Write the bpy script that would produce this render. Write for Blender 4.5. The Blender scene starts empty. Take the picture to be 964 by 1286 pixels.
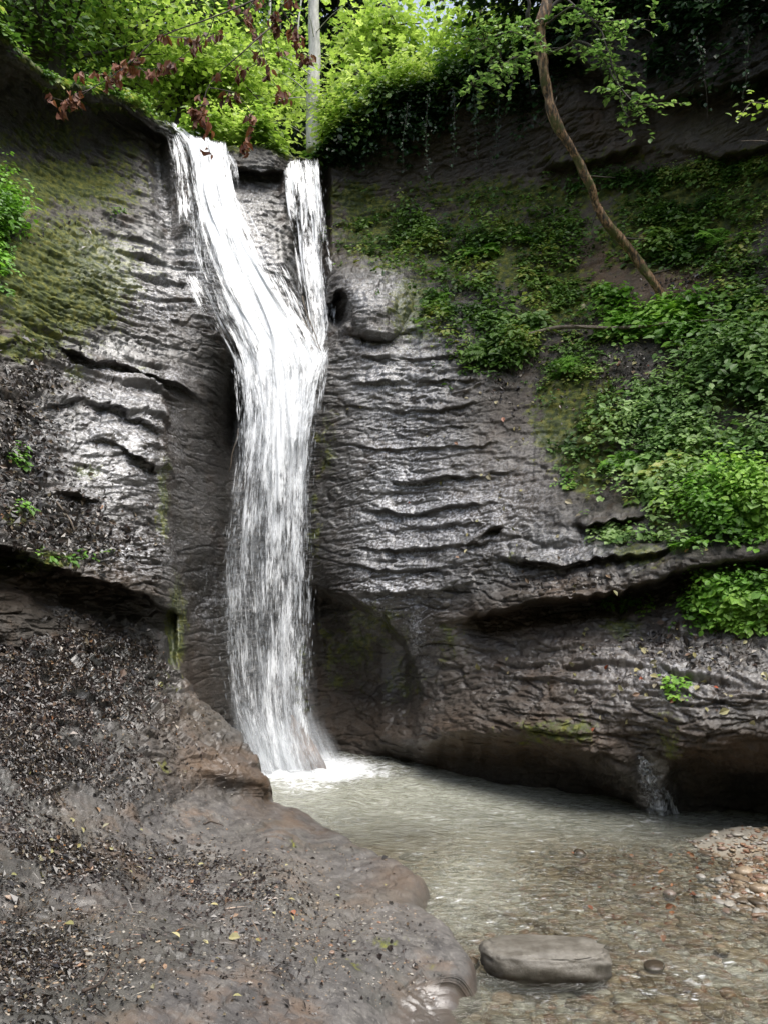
import bpy, math
import numpy as np
RS = np.random.RandomState
rng = RS(7)
C = bpy.context.scene.collection

# ------------------------------------------------------------------ camera
CAMH, PITCH, F = 1.7, math.radians(7.0), 950.0
cp, sp = math.cos(PITCH), math.sin(PITCH)
CAM = np.array([0, 0, CAMH])

def ray(px, py):
    px = np.asarray(px, float); py = np.asarray(py, float)
    u = (px - 482) / F; v = (643 - py) / F
    return np.stack([u + 0 * v, cp - v * sp + 0 * u, sp + v * cp + 0 * u], -1)

def at(px, py, Y):
    r = ray(px, py)
    return CAM + r * (np.asarray(Y, float) / r[..., 1])[..., None]

def atz(px, py, z=0.0):
    r = ray(px, py)
    return CAM + r * ((z - CAMH) / r[..., 2])[..., None]

def to_px(P):
    d = P - CAM
    f = d[..., 1] * cp + d[..., 2] * sp
    u = d[..., 0] / f; v = (-d[..., 1] * sp + d[..., 2] * cp) / f
    return 482 + u * F, 643 - v * F

# ------------------------------------------------------------------ numpy helpers
_perm = RS(3).permutation(256).astype(np.int64)
_val = RS(4).uniform(-1, 1, 256)

def _h(i, j, k):
    return _val[_perm[(_perm[(_perm[i & 255] + j) & 255] + k) & 255]]

def vnoise(P):
    P = np.asarray(P, float)
    I = np.floor(P).astype(np.int64); f = P - I
    f = f * f * (3 - 2 * f)
    i, j, k = I[..., 0], I[..., 1], I[..., 2]
    a, b, c = f[..., 0], f[..., 1], f[..., 2]
    x00 = _h(i, j, k) * (1 - a) + _h(i + 1, j, k) * a
    x10 = _h(i, j + 1, k) * (1 - a) + _h(i + 1, j + 1, k) * a
    x01 = _h(i, j, k + 1) * (1 - a) + _h(i + 1, j, k + 1) * a
    x11 = _h(i, j + 1, k + 1) * (1 - a) + _h(i + 1, j + 1, k + 1) * a
    return (x00 * (1 - b) + x10 * b) * (1 - c) + (x01 * (1 - b) + x11 * b) * c

def fbm(P, octv=4, lac=2.07, gain=0.5):
    s = 0; a = 1; t = 0
    P = np.asarray(P, float)
    for o in range(octv):
        s = s + a * vnoise(P + 17.3 * o); t += a
        P = P * lac; a *= gain
    return s / t

def sm(x, a=0.0, b=1.0):
    t = np.clip((x - a) / (b - a), 0, 1)
    return t * t * (3 - 2 * t)

def tps(pts, vals, lam=0.0):
    pts = np.asarray(pts, float) / 200.0
    n = len(pts)
    d = np.linalg.norm(pts[:, None] - pts[None], axis=2)
    K = np.where(d > 0, d * d * np.log(d + 1e-12), 0) + lam * np.eye(n)
    Pm = np.hstack([np.ones((n, 1)), pts])
    A = np.zeros((n + 3, n + 3)); A[:n, :n] = K; A[:n, n:] = Pm; A[n:, :n] = Pm.T
    w = np.linalg.solve(A, np.concatenate([vals, np.zeros(3)]))
    def f(x, y):
        x = np.asarray(x, float) / 200; y = np.asarray(y, float) / 200
        sh = x.shape; x = x.ravel(); y = y.ravel()
        out = w[n] + w[n + 1] * x + w[n + 2] * y
        for q in range(n):
            r2 = (x - pts[q, 0]) ** 2 + (y - pts[q, 1]) ** 2
            out = out + w[q] * 0.5 * r2 * np.log(r2 + 1e-12)
        return out.reshape(sh)
    return f

def curve(pairs):
    a = np.array(pairs, float)
    return lambda x: np.interp(x, a[:, 0], a[:, 1])

def grid_normals(P):
    du = np.gradient(P, axis=1); dv = np.gradient(P, axis=0)
    n = np.cross(du, dv)
    n /= np.linalg.norm(n, axis=-1, keepdims=True) + 1e-12
    return n

def normalize(v):
    return v / (np.linalg.norm(v, axis=-1, keepdims=True) + 1e-12)

# ------------------------------------------------------------------ mesh helpers
class MB:
    def __init__(self):
        self.v = []; self.q = []; self.t = []; self.n = 0; self.at = {}
    def add(self, V, quads=None, tris=None, **attrs):
        V = np.asarray(V, float).reshape(-1, 3)
        if quads is not None and len(quads): self.q.append(np.asarray(quads, np.int64).reshape(-1, 4) + self.n)
        if tris is not None and len(tris): self.t.append(np.asarray(tris, np.int64).reshape(-1, 3) + self.n)
        for k, a in attrs.items():
            a = np.broadcast_to(np.asarray(a, float).ravel() if np.ndim(a) else a, (len(V),))
            self.at.setdefault(k, []).append((self.n, a))
        self.v.append(V); self.n += len(V)
        return self
    def build(self, name, mat, parent=None, smooth=True):
        V = np.concatenate(self.v)
        q = np.concatenate(self.q) if self.q else np.zeros((0, 4), np.int64)
        t = np.concatenate(self.t) if self.t else np.zeros((0, 3), np.int64)
        me = bpy.data.meshes.new(name)
        me.vertices.add(len(V)); me.vertices.foreach_set('co', V.astype(np.float32).ravel())
        nl = q.size + t.size
        me.loops.add(nl); me.loops.foreach_set('vertex_index', np.concatenate([q.ravel(), t.ravel()]).astype(np.int32))
        st = np.concatenate([np.arange(len(q)) * 4, q.size + np.arange(len(t)) * 3]).astype(np.int32)
        me.polygons.add(len(st)); me.polygons.foreach_set('loop_start', st)
        me.polygons.foreach_set('use_smooth', np.full(len(st), smooth))
        for k, lst in self.at.items():
            arr = np.zeros(len(V), np.float32)
            for s, a in lst: arr[s:s + len(a)] = a
            me.attributes.new(k, 'FLOAT', 'POINT').data.foreach_set('value', arr)
        me.update(calc_edges=True); me.validate()
        me.materials.append(mat)
        o = bpy.data.objects.new(name, me); C.objects.link(o)
        if parent is not None:
            o.parent = parent
            o.matrix_parent_inverse = parent.matrix_basis.inverted()
        return o

def gridquads(r, c):
    i = np.arange(r - 1)[:, None] * c + np.arange(c - 1)[None]
    return np.stack([i, i + 1, i + c + 1, i + c], -1).reshape(-1, 4)

def tube(mb, pts, rad, sides=8, rough=0.0, seed=0, **attrs):
    pts = np.asarray(pts, float); n = len(pts)
    rad = np.broadcast_to(np.asarray(rad, float), (n,))
    T = normalize(np.gradient(pts, axis=0))
    ref = np.array([0.31, 0.77, 0.2]); U = normalize(np.cross(T, ref)); W = np.cross(T, U)
    a = np.linspace(0, 2 * math.pi, sides, endpoint=False)
    V = pts[:, None] + (U[:, None] * np.cos(a)[None, :, None] + W[:, None] * np.sin(a)[None, :, None]) * rad[:, None, None]
    if rough:
        d = V - pts[:, None]
        V = pts[:, None] + d * (1 + rough * fbm(V * 9 / max(rad.max() * 20, .2) + seed, 3))[..., None]
    i = np.arange(n - 1)[:, None] * sides; j = np.arange(sides)[None]; k = (j + 1) % sides
    Q = np.stack([i + j, i + k, i + sides + k, i + sides + j], -1).reshape(-1, 4)
    V = V.reshape(-1, 3)
    tr = [[b, b + 1, b + 2] for b in []]
    cap = len(V); V = np.vstack([V, pts[:1], pts[-1:]])
    tr = [[cap, (m + 1) % sides, m] for m in range(sides)] + [[cap + 1, (n - 1) * sides + m, (n - 1) * sides + (m + 1) % sides] for m in range(sides)]
    mb.add(V, Q, tr, **attrs)

def smooth_path(P, n=40, jit=0.0, seed=0):
    P = np.asarray(P, float); m = len(P)
    t = np.linspace(0, m - 1, n); out = np.zeros((n, P.shape[1]))
    for q, tt in enumerate(t):
        i = min(int(tt), m - 2); f = tt - i
        p0, p1, p2, p3 = P[max(i - 1, 0)], P[i], P[i + 1], P[min(i + 2, m - 1)]
        out[q] = 0.5 * ((2 * p1) + (-p0 + p2) * f + (2 * p0 - 5 * p1 + 4 * p2 - p3) * f * f + (-p0 + 3 * p1 - 3 * p2 + p3) * f ** 3)
    if jit:
        s = np.stack([vnoise(np.stack([t * 1.7 + 9 * a + seed, t * 0 + a, t * 0 + seed], -1)) for a in range(3)], -1)
        out[:, :3] += s * jit * np.minimum(1, t)[:, None]
    return out

def leaves(mb, P, N, size, r, w=0.32, fold=0.12, shape='kite', droop=0.0, dirs=None, var=None):
    """leaf shaped faces standing at points P with face normals N"""
    P = np.asarray(P, float); n = len(P)
    if n == 0: return
    N = normalize(N)
    R = r.normal(size=(n, 3)) if dirs is None else dirs
    T = normalize(R - (R * N).sum(1, keepdims=True) * N)
    T = normalize(T + np.array([0, 0, -droop]))
    B = normalize(np.cross(N, T)); N = np.cross(T, B)
    s = (np.broadcast_to(size, (n,)))[:, None]
    if var is None: var = r.uniform(0, 1, n)
    if shape == 'kite':
        V = np.stack([P, P + T * .45 * s + B * w * s + N * fold * s, P + T * s - N * fold * .6 * s, P + T * .45 * s - B * w * s + N * fold * s], 1)
        b = np.arange(n)[:, None] * 4
        tris = np.concatenate([b + [[0, 3, 2]], b + [[0, 2, 1]]])
        mb.add(V, None, tris, var=np.repeat(var, 4))
    elif shape == 'oval':
        st = [(0, 0, 0), (.25, .75, 1), (.6, .95, .9), (1, 0, -.6), (.6, -.95, .9), (.25, -.75, 1), (.5, 0, 0)]
        V = np.stack([P + T * a * s + B * (bb * w) * s + N * (c * fold) * s for a, bb, c in st], 1)
        b = np.arange(n)[:, None] * 7
        tris = np.concatenate([b + [[0, 6, 1]], b + [[1, 6, 2]], b + [[2, 6, 3]], b + [[6, 4, 3]], b + [[5, 4, 6]], b + [[0, 5, 6]]])
        mb.add(V, None, tris, var=np.repeat(var, 7))
    elif shape == 'lobed':
        st = [(0, 0, 0), (.12, .45, .5), (.32, .28, .4), (.55, .62, .6), (.62, .25, .2), (1, 0, -1), (.62, -.25, .2), (.55, -.62, .6), (.32, -.28, .4), (.12, -.45, .5)]
        V = np.stack([P + T * a * s + B * (bb * w * 2) * s + N * (c * fold) * s for a, bb, c in st], 1)
        b = np.arange(n)[:, None] * 10
        tris = np.concatenate([b + [[0, k + 1, k]] for k in range(1, 9)])
        mb.add(V, None, tris, var=np.repeat(var, 10))

def ico(sub=2):
    import bmesh
    bm = bmesh.new(); bmesh.ops.create_icosphere(bm, subdivisions=sub, radius=1)
    V = np.array([v.co[:] for v in bm.verts]); T = np.array([[v.index for v in f.verts] for f in bm.faces]); bm.free()
    return V, T

# ------------------------------------------------------------------ materials
def newmat(name):
    m = bpy.data.materials.new(name); m.use_nodes = True
    nt = m.node_tree; nt.nodes.clear()
    out = nt.nodes.new('ShaderNodeOutputMaterial')
    class N: pass
    h = N(); h.m = m; h.nt = nt; h.out = out
    def nd(t, **kw):
        n = nt.nodes.new(t)
        for k, v in kw.items():
            if k == 'inputs':
                for a, b in v.items():
                    if isinstance(b, bpy.types.NodeSocket): nt.links.new(b, n.inputs[a])
                    else: n.inputs[a].default_value = b
            else: setattr(n, k, v)
        return n
    h.nd = nd
    h.link = lambda a, b: nt.links.new(a, b)
    def attr(nm): return nd('ShaderNodeAttribute', attribute_name=nm).outputs['Fac']
    h.attr = attr
    def math_(op, a, b=0.0, clamp=False):
        n = nd('ShaderNodeMath', operation=op, use_clamp=clamp, inputs={0: a, 1: b}); return n.outputs[0]
    h.math = math_
    def mix(f, a, b, blend='MIX'):
        n = nt.nodes.new('ShaderNodeMix'); n.data_type = 'RGBA'; n.blend_type = blend
        for s, v in ((n.inputs[0], f), (n.inputs[6], a), (n.inputs[7], b)):
            if isinstance(v, bpy.types.NodeSocket): nt.links.new(v, s)
            else: s.default_value = v if not isinstance(v, tuple) else (*v, 1)[:4]
        return n.outputs[2]
    h.mix = mix
    def noise(scale, detail=4, vec=None, rough=.55, dist=0.0):
        if vec is None: vec = nd('ShaderNodeTexCoord').outputs['Object']
        return nd('ShaderNodeTexNoise', inputs={'Vector': vec, 'Scale': scale, 'Detail': detail, 'Roughness': rough, 'Distortion': dist}).outputs['Fac']
    h.noise = noise
    def remap(v, a, b, c=0.0, d=1.0, smooth=True):
        n = nd('ShaderNodeMapRange', inputs={'Value': v, 'From Min': a, 'From Max': b, 'To Min': c, 'To Max': d})
        if smooth: n.interpolation_type = 'SMOOTHSTEP'
        return n.outputs[0]
    h.remap = remap
    def ramp(v, stops, interp='LINEAR'):
        n = nd('ShaderNodeValToRGB', inputs={0: v}); cr = n.color_ramp; cr.interpolation = interp
        while len(cr.elements) < len(stops): cr.elements.new(0.5)
        for e, (p, c) in zip(cr.elements, stops): e.position = p; e.color = (*c, 1)
        return n.outputs[0]
    h.ramp = ramp
    def scaled(sx, sy, sz):
        return nd('ShaderNodeMapping', inputs={'Vector': nd('ShaderNodeTexCoord').outputs['Object'], 'Scale': (sx, sy, sz)}).outputs[0]
    h.scaled = scaled
    return h

def rock_material(name, ca, cb, cc, rough=(.25, .6), bumpd=.03, litter=0.0):
    h = newmat(name)
    n1 = h.noise(1.3, 8); n2 = h.noise(9, 8, rough=.65); n3 = h.noise(45, 6, rough=.7)
    lay = h.noise(3.0, 6, vec=h.scaled(.6, .6, 7))
    run = h.noise(3.0, 5, vec=h.scaled(5, 5, .6))
    col = h.mix(h.remap(n1, .35, .65), ca, cb)
    col = h.mix(h.remap(n2, .42, .7), col, cc)
    col = h.mix(h.math('MULTIPLY', h.remap(lay, .42, .62), .5), col, tuple(x * .45 for x in ca))
    col = h.mix(h.math('MULTIPLY', h.remap(run, .48, .62), .55), col, tuple(x * .4 for x in cb))
    col = h.mix(h.math('MULTIPLY', h.remap(n3, .55, .7), .5), col, tuple(min(1, x * 1.9) for x in cc))
    big = h.noise(.9, 5, rough=.6); og = h.noise(2.3, 6, rough=.65)
    col = h.mix(h.math('MULTIPLY', h.remap(og, .52, .66), .55), col, (ca[0] * 1.5, ca[1] * 1.05, ca[2] * .72))
    col = h.mix(h.math('MULTIPLY', h.remap(big, .5, .62), .5), col, (ca[0] * .45, ca[1] * .5, ca[2] * .42))
    brown = h.attr('brown')
    col = h.mix(h.math('MULTIPLY', brown, h.remap(n2, .3, .6, .4, 1.0)), col, (.115, .068, .035))
    pale = h.attr('pale')
    col = h.mix(h.math('MULTIPLY', pale, h.remap(n2, .3, .6, .5, 1.0)), col, (.23, .20, .165))
    wet = h.attr('wet')
    wetn = h.math('MULTIPLY', wet, h.remap(h.noise(4.5, 6, rough=.6), .3, .52), True)
    col = h.mix(h.math('MULTIPLY', wetn, .6), col, (.03, .029, .029))
    moss = h.attr('moss')
    mn = h.noise(7, 8, rough=.7)
    mf = h.remap(h.math('ADD', moss, h.math('MULTIPLY', h.math('SUBTRACT', mn, .5), 1.5)), .34, .54)
    mcol = h.ramp(h.noise(14, 6), [(.3, (.02, .032, .008)), (.48, (.06, .08, .014)), (.6, (.13, .14, .022)), (.75, (.21, .2, .04))])
    col = h.mix(mf, col, mcol)
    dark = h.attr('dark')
    col = h.mix(h.math('MULTIPLY', dark, .85), col, (.008, .009, .006))  # shade painted into the rock colour in recesses and under overhangs
    foam = h.attr('foam')  # painted wet sheen plus trickling water
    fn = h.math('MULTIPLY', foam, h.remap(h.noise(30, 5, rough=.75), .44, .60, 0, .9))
    col = h.mix(fn, col, (.82, .83, .89))  # pale film colour paints wet sheen into the rock, besides trickling water
    r = h.math('SUBTRACT', h.remap(n2, .3, .7, rough[0] + .25, rough[1] + .2), h.math('MULTIPLY', wetn, .34))
    r = h.math('MAXIMUM', r, .14)
    r = h.math('MAXIMUM', r, h.math('MULTIPLY', mf, .85))
    b1 = h.nd('ShaderNodeBump', inputs={'Strength': .55, 'Distance': bumpd, 'Height': h.noise(26, 10, vec=h.scaled(1, 1, 2.2), rough=.78)})
    b2 = h.nd('ShaderNodeBump', inputs={'Strength': .6, 'Distance': bumpd * .4, 'Height': h.noise(120, 5, rough=.75), 'Normal': b1.outputs[0]})
    bs = h.nd('ShaderNodeBsdfPrincipled', inputs={'Base Color': col, 'Roughness': r, 'Normal': b2.outputs[0],
              'Specular IOR Level': h.remap(wetn, 0, 1, .4, 1.0)})
    coat = h.math('MULTIPLY', wetn, .9)
    h.link(coat, bs.inputs['Coat Weight']); bs.inputs['Coat Roughness'].default_value = .17; bs.inputs['Coat IOR'].default_value = 1.9
    b3 = h.nd('ShaderNodeBump', inputs={'Strength': .3, 'Distance': bumpd, 'Height': h.noise(30, 8, vec=h.scaled(1, 1, 2.2), rough=.8)})
    h.link(b3.outputs[0], bs.inputs['Coat Normal'])
    h.link(bs.outputs[0], h.out.inputs[0])
    return h.m

def leaf_material(name, stops, rough=.45, trans=.45, spec=.4):
    h = newmat(name)
    v = h.attr('var')
    col = h.ramp(v, stops)
    col = h.mix(h.remap(h.noise(1.2, 3), .35, .7), col, h.mix(1.0, col, (.55, .62, .5), 'MULTIPLY'))
    bs = h.nd('ShaderNodeBsdfPrincipled', inputs={'Base Color': col, 'Roughness': rough, 'Specular IOR Level': spec})
    tcol = h.mix(1.0, col, (1.2, 1.25, .85), 'MULTIPLY')
    tr = h.nd('ShaderNodeBsdfTranslucent', inputs={'Color': tcol})
    mx = h.nd('ShaderNodeMixShader', inputs={0: trans, 1: bs.outputs[0], 2: tr.outputs[0]})
    h.link(mx.outputs[0], h.out.inputs[0])
    return h.m

def simple_bark(name, stops, moss=0.0, scale=1.0):
    h = newmat(name)
    f = h.noise(8 * scale, 8, vec=h.scaled(3, 3, .8), rough=.65)
    col = h.ramp(f, stops)
    if moss:
        mf = h.math('MULTIPLY', h.remap(h.noise(3.5, 6, rough=.65), .5, .58), moss)
        col = h.mix(mf, col, (.075, .085, .015))
    b = h.nd('ShaderNodeBump', inputs={'Strength': 1, 'Distance': .02, 'Height': f})
    bs = h.nd('ShaderNodeBsdfPrincipled', inputs={'Base Color': col, 'Roughness': .7, 'Normal': b.outputs[0]})
    h.link(bs.outputs[0], h.out.inputs[0]); return h.m

M = {}
M['cliff'] = rock_material('wet_sandstone', (.058, .050, .042), (.085, .075, .065), (.13, .118, .107))
M['bank'] = rock_material('muddy_sandstone', (.115, .108, .103), (.085, .08, .08), (.18, .17, .158), rough=(.3, .6), bumpd=.012)
M['leaf_bright'] = leaf_material('bright_leaf', [(0, (.18, .30, .05)), (.5, (.44, .58, .13)), (1, (.70, .80, .32))], trans=.5)
M['leaf_mid'] = leaf_material('mid_leaf', [(0, (.04, .11, .018)), (.5, (.14, .26, .045)), (.9, (.26, .40, .09)), (1, (.42, .44, .12))], trans=.35)
M['leaf_fresh'] = leaf_material('fresh_leaf', [(0, (.08, .19, .02)), (.5, (.20, .43, .05)), (1, (.38, .60, .11))], trans=.35)
M['leaf_grey'] = leaf_material('soft_leaf', [(0, (.08, .17, .04)), (.5, (.22, .37, .11)), (1, (.40, .55, .22))], trans=.35)
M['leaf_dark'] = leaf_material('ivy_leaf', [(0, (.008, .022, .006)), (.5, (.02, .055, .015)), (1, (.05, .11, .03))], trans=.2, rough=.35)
M['needle'] = leaf_material('conifer_needle', [(0, (.012, .03, .012)), (.6, (.025, .055, .02)), (1, (.045, .085, .03))], trans=.15, rough=.6)
M['leaf_brown'] = leaf_material('withered_leaf', [(0, (.12, .04, .025)), (.5, (.25, .09, .05)), (1, (.38, .17, .09))], trans=.25, rough=.6)
M['litter'] = leaf_material('wet_fallen_leaf', [(0, (.012, .009, .009)), (.55, (.035, .025, .023)), (.82, (.075, .05, .04)), (.93, (.14, .09, .06)), (.985, (.24, .2, .15)), (1, (.3, .12, .04))], trans=.03, rough=.3, spec=.7)
M['leaf_yellow'] = leaf_material('yellow_fallen_leaf', [(0, (.3, .25, .1)), (.6, (.42, .38, .2)), (.85, (.35, .3, .22)), (1, (.4, .08, .03))], trans=.1)
M['bark_lean'] = simple_bark('peeling_bark', [(.36, (.02, .015, .01)), (.46, (.08, .055, .03)), (.54, (.28, .15, .07)), (.61, (.42, .30, .18)), (.7, (.08, .06, .04))], moss=.9, scale=1.3)
M['bark_pale'] = simple_bark('pale_bark', [(.3, (.34, .33, .30)), (.6, (.6, .58, .54)), (.8, (.72, .70, .66))])
M['bark_dark'] = simple_bark('dark_bark', [(.3, (.02, .016, .012)), (.6, (.05, .042, .03)), (.8, (.09, .08, .06))], moss=.5)
M['twig'] = simple_bark('twig_bark', [(.3, (.03, .02, .015)), (.7, (.09, .065, .05))])
M['deadwood'] = simple_bark('weathered_wood', [(.3, (.06, .045, .035)), (.6, (.2, .16, .12)), (.8, (.33, .28, .22))])
M['forest_floor'] = simple_bark('forest_floor', [(.3, (.012, .018, .008)), (.5, (.03, .035, .014)), (.7, (.05, .05, .025))], moss=.7, scale=.2)

def water_pool():
    h = newmat('stream_water')
    foam = h.attr('foam'); silt = h.attr('silt')  # foam holds white water and painted glints
    fn = h.noise(9, 10, vec=h.scaled(1, 1.6, 1), rough=.72, dist=1.0)
    ff = h.remap(h.math('ADD', foam, h.math('MULTIPLY', h.math('SUBTRACT', fn, .5), 2.6)), .40, 1.05)
    rip = h.noise(9, 5, vec=h.nd('ShaderNodeMapping', inputs={'Vector': h.nd('ShaderNodeTexCoord').outputs['Object'], 'Rotation': (0, 0, .5), 'Scale': (1, 1.9, 1)}).outputs[0], rough=.6, dist=.6)
    rip2 = h.noise(34, 3, rough=.6)
    fl = h.noise(11, 6, vec=h.nd('ShaderNodeMapping', inputs={'Vector': h.nd('ShaderNodeTexCoord').outputs['Object'], 'Rotation': (0, 0, .5), 'Scale': (1, 2.2, 1)}).outputs[0], rough=.7, dist=.8)
    ff = h.math('MAXIMUM', ff, h.math('MULTIPLY', h.remap(fl, .61, .69), h.attr('riffle')))  # white flecks paint glints as well as bubbles onto the ripples
    b = h.nd('ShaderNodeBump', inputs={'Strength': .8, 'Distance': .06, 'Height': rip})
    b = h.nd('ShaderNodeBump', inputs={'Strength': .2, 'Distance': .006, 'Height': rip2, 'Normal': b.outputs[0]})
    fr = h.nd('ShaderNodeFresnel', inputs={'IOR': 1.33, 'Normal': b.outputs[0]})
    tr = h.nd('ShaderNodeBsdfTransparent', inputs={'Color': (.90, .92, .85, 1)})
    silt_d = h.nd('ShaderNodeBsdfDiffuse', inputs={'Color': h.mix(h.remap(fl, .38, .6), (.36, .365, .28), (.56, .57, .49)), 'Normal': b.outputs[0]})
    under = h.nd('ShaderNodeMixShader', inputs={0: silt, 1: tr.outputs[0], 2: silt_d.outputs[0]})
    gl = h.nd('ShaderNodeBsdfGlossy', inputs={'Roughness': .12, 'Color': (1, 1, 1, 1), 'Normal': b.outputs[0]})
    surf = h.nd('ShaderNodeMixShader', inputs={0: h.math('MULTIPLY', fr.outputs[0], 1.35, True), 1: under.outputs[0], 2: gl.outputs[0]})
    wh = h.nd('ShaderNodeBsdfDiffuse', inputs={'Color': (.86, .88, .9, 1), 'Normal': b.outputs[0]})
    fin = h.nd('ShaderNodeMixShader', inputs={0: h.math('MULTIPLY', ff, .95), 1: surf.outputs[0], 2: wh.outputs[0]})
    h.link(fin.outputs[0], h.out.inputs[0]); return h.m
M['water'] = water_pool()

def fall_water():
    h = newmat('falling_water')
    u = h.attr('fu'); v = h.attr('fv'); dens = h.attr('dens'); lay = h.attr('layer')
    vec = h.nd('ShaderNodeCombineXYZ', inputs={0: h.math('MULTIPLY', u, 1.0), 1: v, 2: lay}).outputs[0]
    def mp(sx, sy): return h.nd('ShaderNodeMapping', inputs={'Vector': vec, 'Scale': (sx, sy, 3.3)}).outputs[0]
    a = h.noise(1.0, 6, vec=mp(26, 1.1), rough=.62, dist=.3)
    b = h.noise(1.0, 4, vec=mp(90, 4.5), rough=.6)
    c = h.noise(1.0, 3, vec=mp(6, 1.6), rough=.5)
    e = h.noise(1.0, 3, vec=mp(150, 13), rough=.6)
    def cen(x, k): return h.math('MULTIPLY', h.math('SUBTRACT', x, .5), k)
    tot = h.math('ADD', h.math('ADD', h.math('ADD', cen(a, 2.3), cen(b, 1.5)), h.math('ADD', cen(c, 2.8), cen(e, 1.6))), dens)
    al = h.math('MULTIPLY', h.remap(tot, .22, 1.05, 0, .93), h.remap(dens, -.12, .06))
    bump = h.nd('ShaderNodeBump', inputs={'Strength': .5, 'Distance': .03, 'Height': a})
    up_ = h.nd('ShaderNodeVectorMath', operation='NORMALIZE', inputs={0: h.nd('ShaderNodeVectorMath', operation='ADD', inputs={0: h.nd('ShaderNodeVectorMath', operation='SCALE', inputs={0: bump.outputs[0], 'Scale': .45}).outputs[0], 1: (0.05, -.35, .75)}).outputs[0]}).outputs[0]
    d = h.nd('ShaderNodeBsdfDiffuse', inputs={'Color': (.93, .95, .97, 1), 'Normal': up_})
    t = h.nd('ShaderNodeBsdfTranslucent', inputs={'Color': (.84, .9, .95, 1)})
    g = h.nd('ShaderNodeBsdfGlossy', inputs={'Roughness': .3, 'Color': (1, 1, 1, 1), 'Normal': bump.outputs[0]})
    m1 = h.nd('ShaderNodeMixShader', inputs={0: .2, 1: d.outputs[0], 2: t.outputs[0]})
    m2 = h.nd('ShaderNodeMixShader', inputs={0: .1, 1: m1.outputs[0], 2: g.outputs[0]})
    tp = h.nd('ShaderNodeBsdfTransparent')
    fin = h.nd('ShaderNodeMixShader', inputs={0: al, 1: tp.outputs[0], 2: m2.outputs[0]})
    h.link(fin.outputs[0], h.out.inputs[0]); return h.m
M['fall'] = fall_water()
def veil_mat():
    h = newmat('water_veil')
    vec = h.nd('ShaderNodeCombineXYZ', inputs={0: h.attr('fu'), 1: h.attr('fv'), 2: h.attr('layer')}).outputs[0]
    a = h.noise(1.0, 5, vec=h.nd('ShaderNodeMapping', inputs={'Vector': vec, 'Scale': (16, 1.5, 3.3)}).outputs[0], rough=.55)
    b = h.noise(1.0, 4, vec=h.nd('ShaderNodeMapping', inputs={'Vector': vec, 'Scale': (60, 5, 3.3)}).outputs[0], rough=.6)
    t = h.math('ADD', h.math('MULTIPLY', h.math('SUBTRACT', a, .5), 1.6), h.math('MULTIPLY', h.math('SUBTRACT', b, .5), .9))
    al = h.math('MULTIPLY', h.remap(h.math('ADD', t, h.attr('dens')), -.15, 1.1, 0, .75, smooth=False), h.remap(h.attr('dens'), 0, .2))
    up_ = h.nd('ShaderNodeVectorMath', operation='NORMALIZE', inputs={0: h.nd('ShaderNodeVectorMath', operation='ADD', inputs={0: h.nd('ShaderNodeVectorMath', operation='SCALE', inputs={0: h.nd('ShaderNodeNewGeometry').outputs['Normal'], 'Scale': .45}).outputs[0], 1: (0.05, -.35, .75)}).outputs[0]}).outputs[0]
    d = h.nd('ShaderNodeBsdfDiffuse', inputs={'Color': (.88, .92, .96, 1), 'Normal': up_}); t_ = h.nd('ShaderNodeBsdfTranslucent', inputs={'Color': (.88, .92, .96, 1)})
    m1 = h.nd('ShaderNodeMixShader', inputs={0: .5, 1: d.outputs[0], 2: t_.outputs[0]})
    fin = h.nd('ShaderNodeMixShader', inputs={0: al, 1: h.nd('ShaderNodeBsdfTransparent').outputs[0], 2: m1.outputs[0]})
    h.link(fin.outputs[0], h.out.inputs[0]); return h.m
M['veil'] = veil_mat()

def drop_mat():
    h = newmat('water_drops')
    up_ = h.nd('ShaderNodeVectorMath', operation='NORMALIZE', inputs={0: h.nd('ShaderNodeVectorMath', operation='ADD', inputs={0: h.nd('ShaderNodeVectorMath', operation='SCALE', inputs={0: h.nd('ShaderNodeNewGeometry').outputs['Normal'], 'Scale': .45}).outputs[0], 1: (0.05, -.35, .75)}).outputs[0]}).outputs[0]
    d = h.nd('ShaderNodeBsdfDiffuse', inputs={'Color': (.85, .9, .95, 1), 'Normal': up_})
    t = h.nd('ShaderNodeBsdfTranslucent', inputs={'Color': (.85, .9, .95, 1)})
    m1 = h.nd('ShaderNodeMixShader', inputs={0: .5, 1: d.outputs[0], 2: t.outputs[0]})
    tp = h.nd('ShaderNodeBsdfTransparent')
    fin = h.nd('ShaderNodeMixShader', inputs={0: h.attr('var'), 1: tp.outputs[0], 2: m1.outputs[0]})
    h.link(fin.outputs[0], h.out.inputs[0]); return h.m
M['drops'] = drop_mat()

def stone_mat(name, stops, rough=.35, scale=6):
    h = newmat(name)
    col = h.ramp(h.attr('var'), stops)
    n = h.noise(scale, 8, rough=.7)
    col = h.mix(h.remap(n, .35, .65), h.mix(1.0, col, (.5, .48, .45), 'MULTIPLY'), col)
    sp_ = h.noise(scale * 9, 4, rough=.7)
    col = h.mix(h.math('MULTIPLY', h.remap(sp_, .55, .7), .5), col, h.mix(1.0, col, (1.7, 1.7, 1.65), 'MULTIPLY'))
    wetl = h.attr('wet')
    col = h.mix(h.math('MULTIPLY', wetl, .75), col, (.03, .024, .018))
    b = h.nd('ShaderNodeBump', inputs={'Strength': .8, 'Distance': .012, 'Height': n})
    b = h.nd('ShaderNodeBump', inputs={'Strength': .5, 'Distance': .004, 'Height': sp_, 'Normal': b.outputs[0]})
    bs = h.nd('ShaderNodeBsdfPrincipled', inputs={'Base Color': col, 'Roughness': h.math('SUBTRACT', rough, h.math('MULTIPLY', wetl, .12)), 'Normal': b.outputs[0]})
    h.link(bs.outputs[0], h.out.inputs[0]); return h.m
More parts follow.
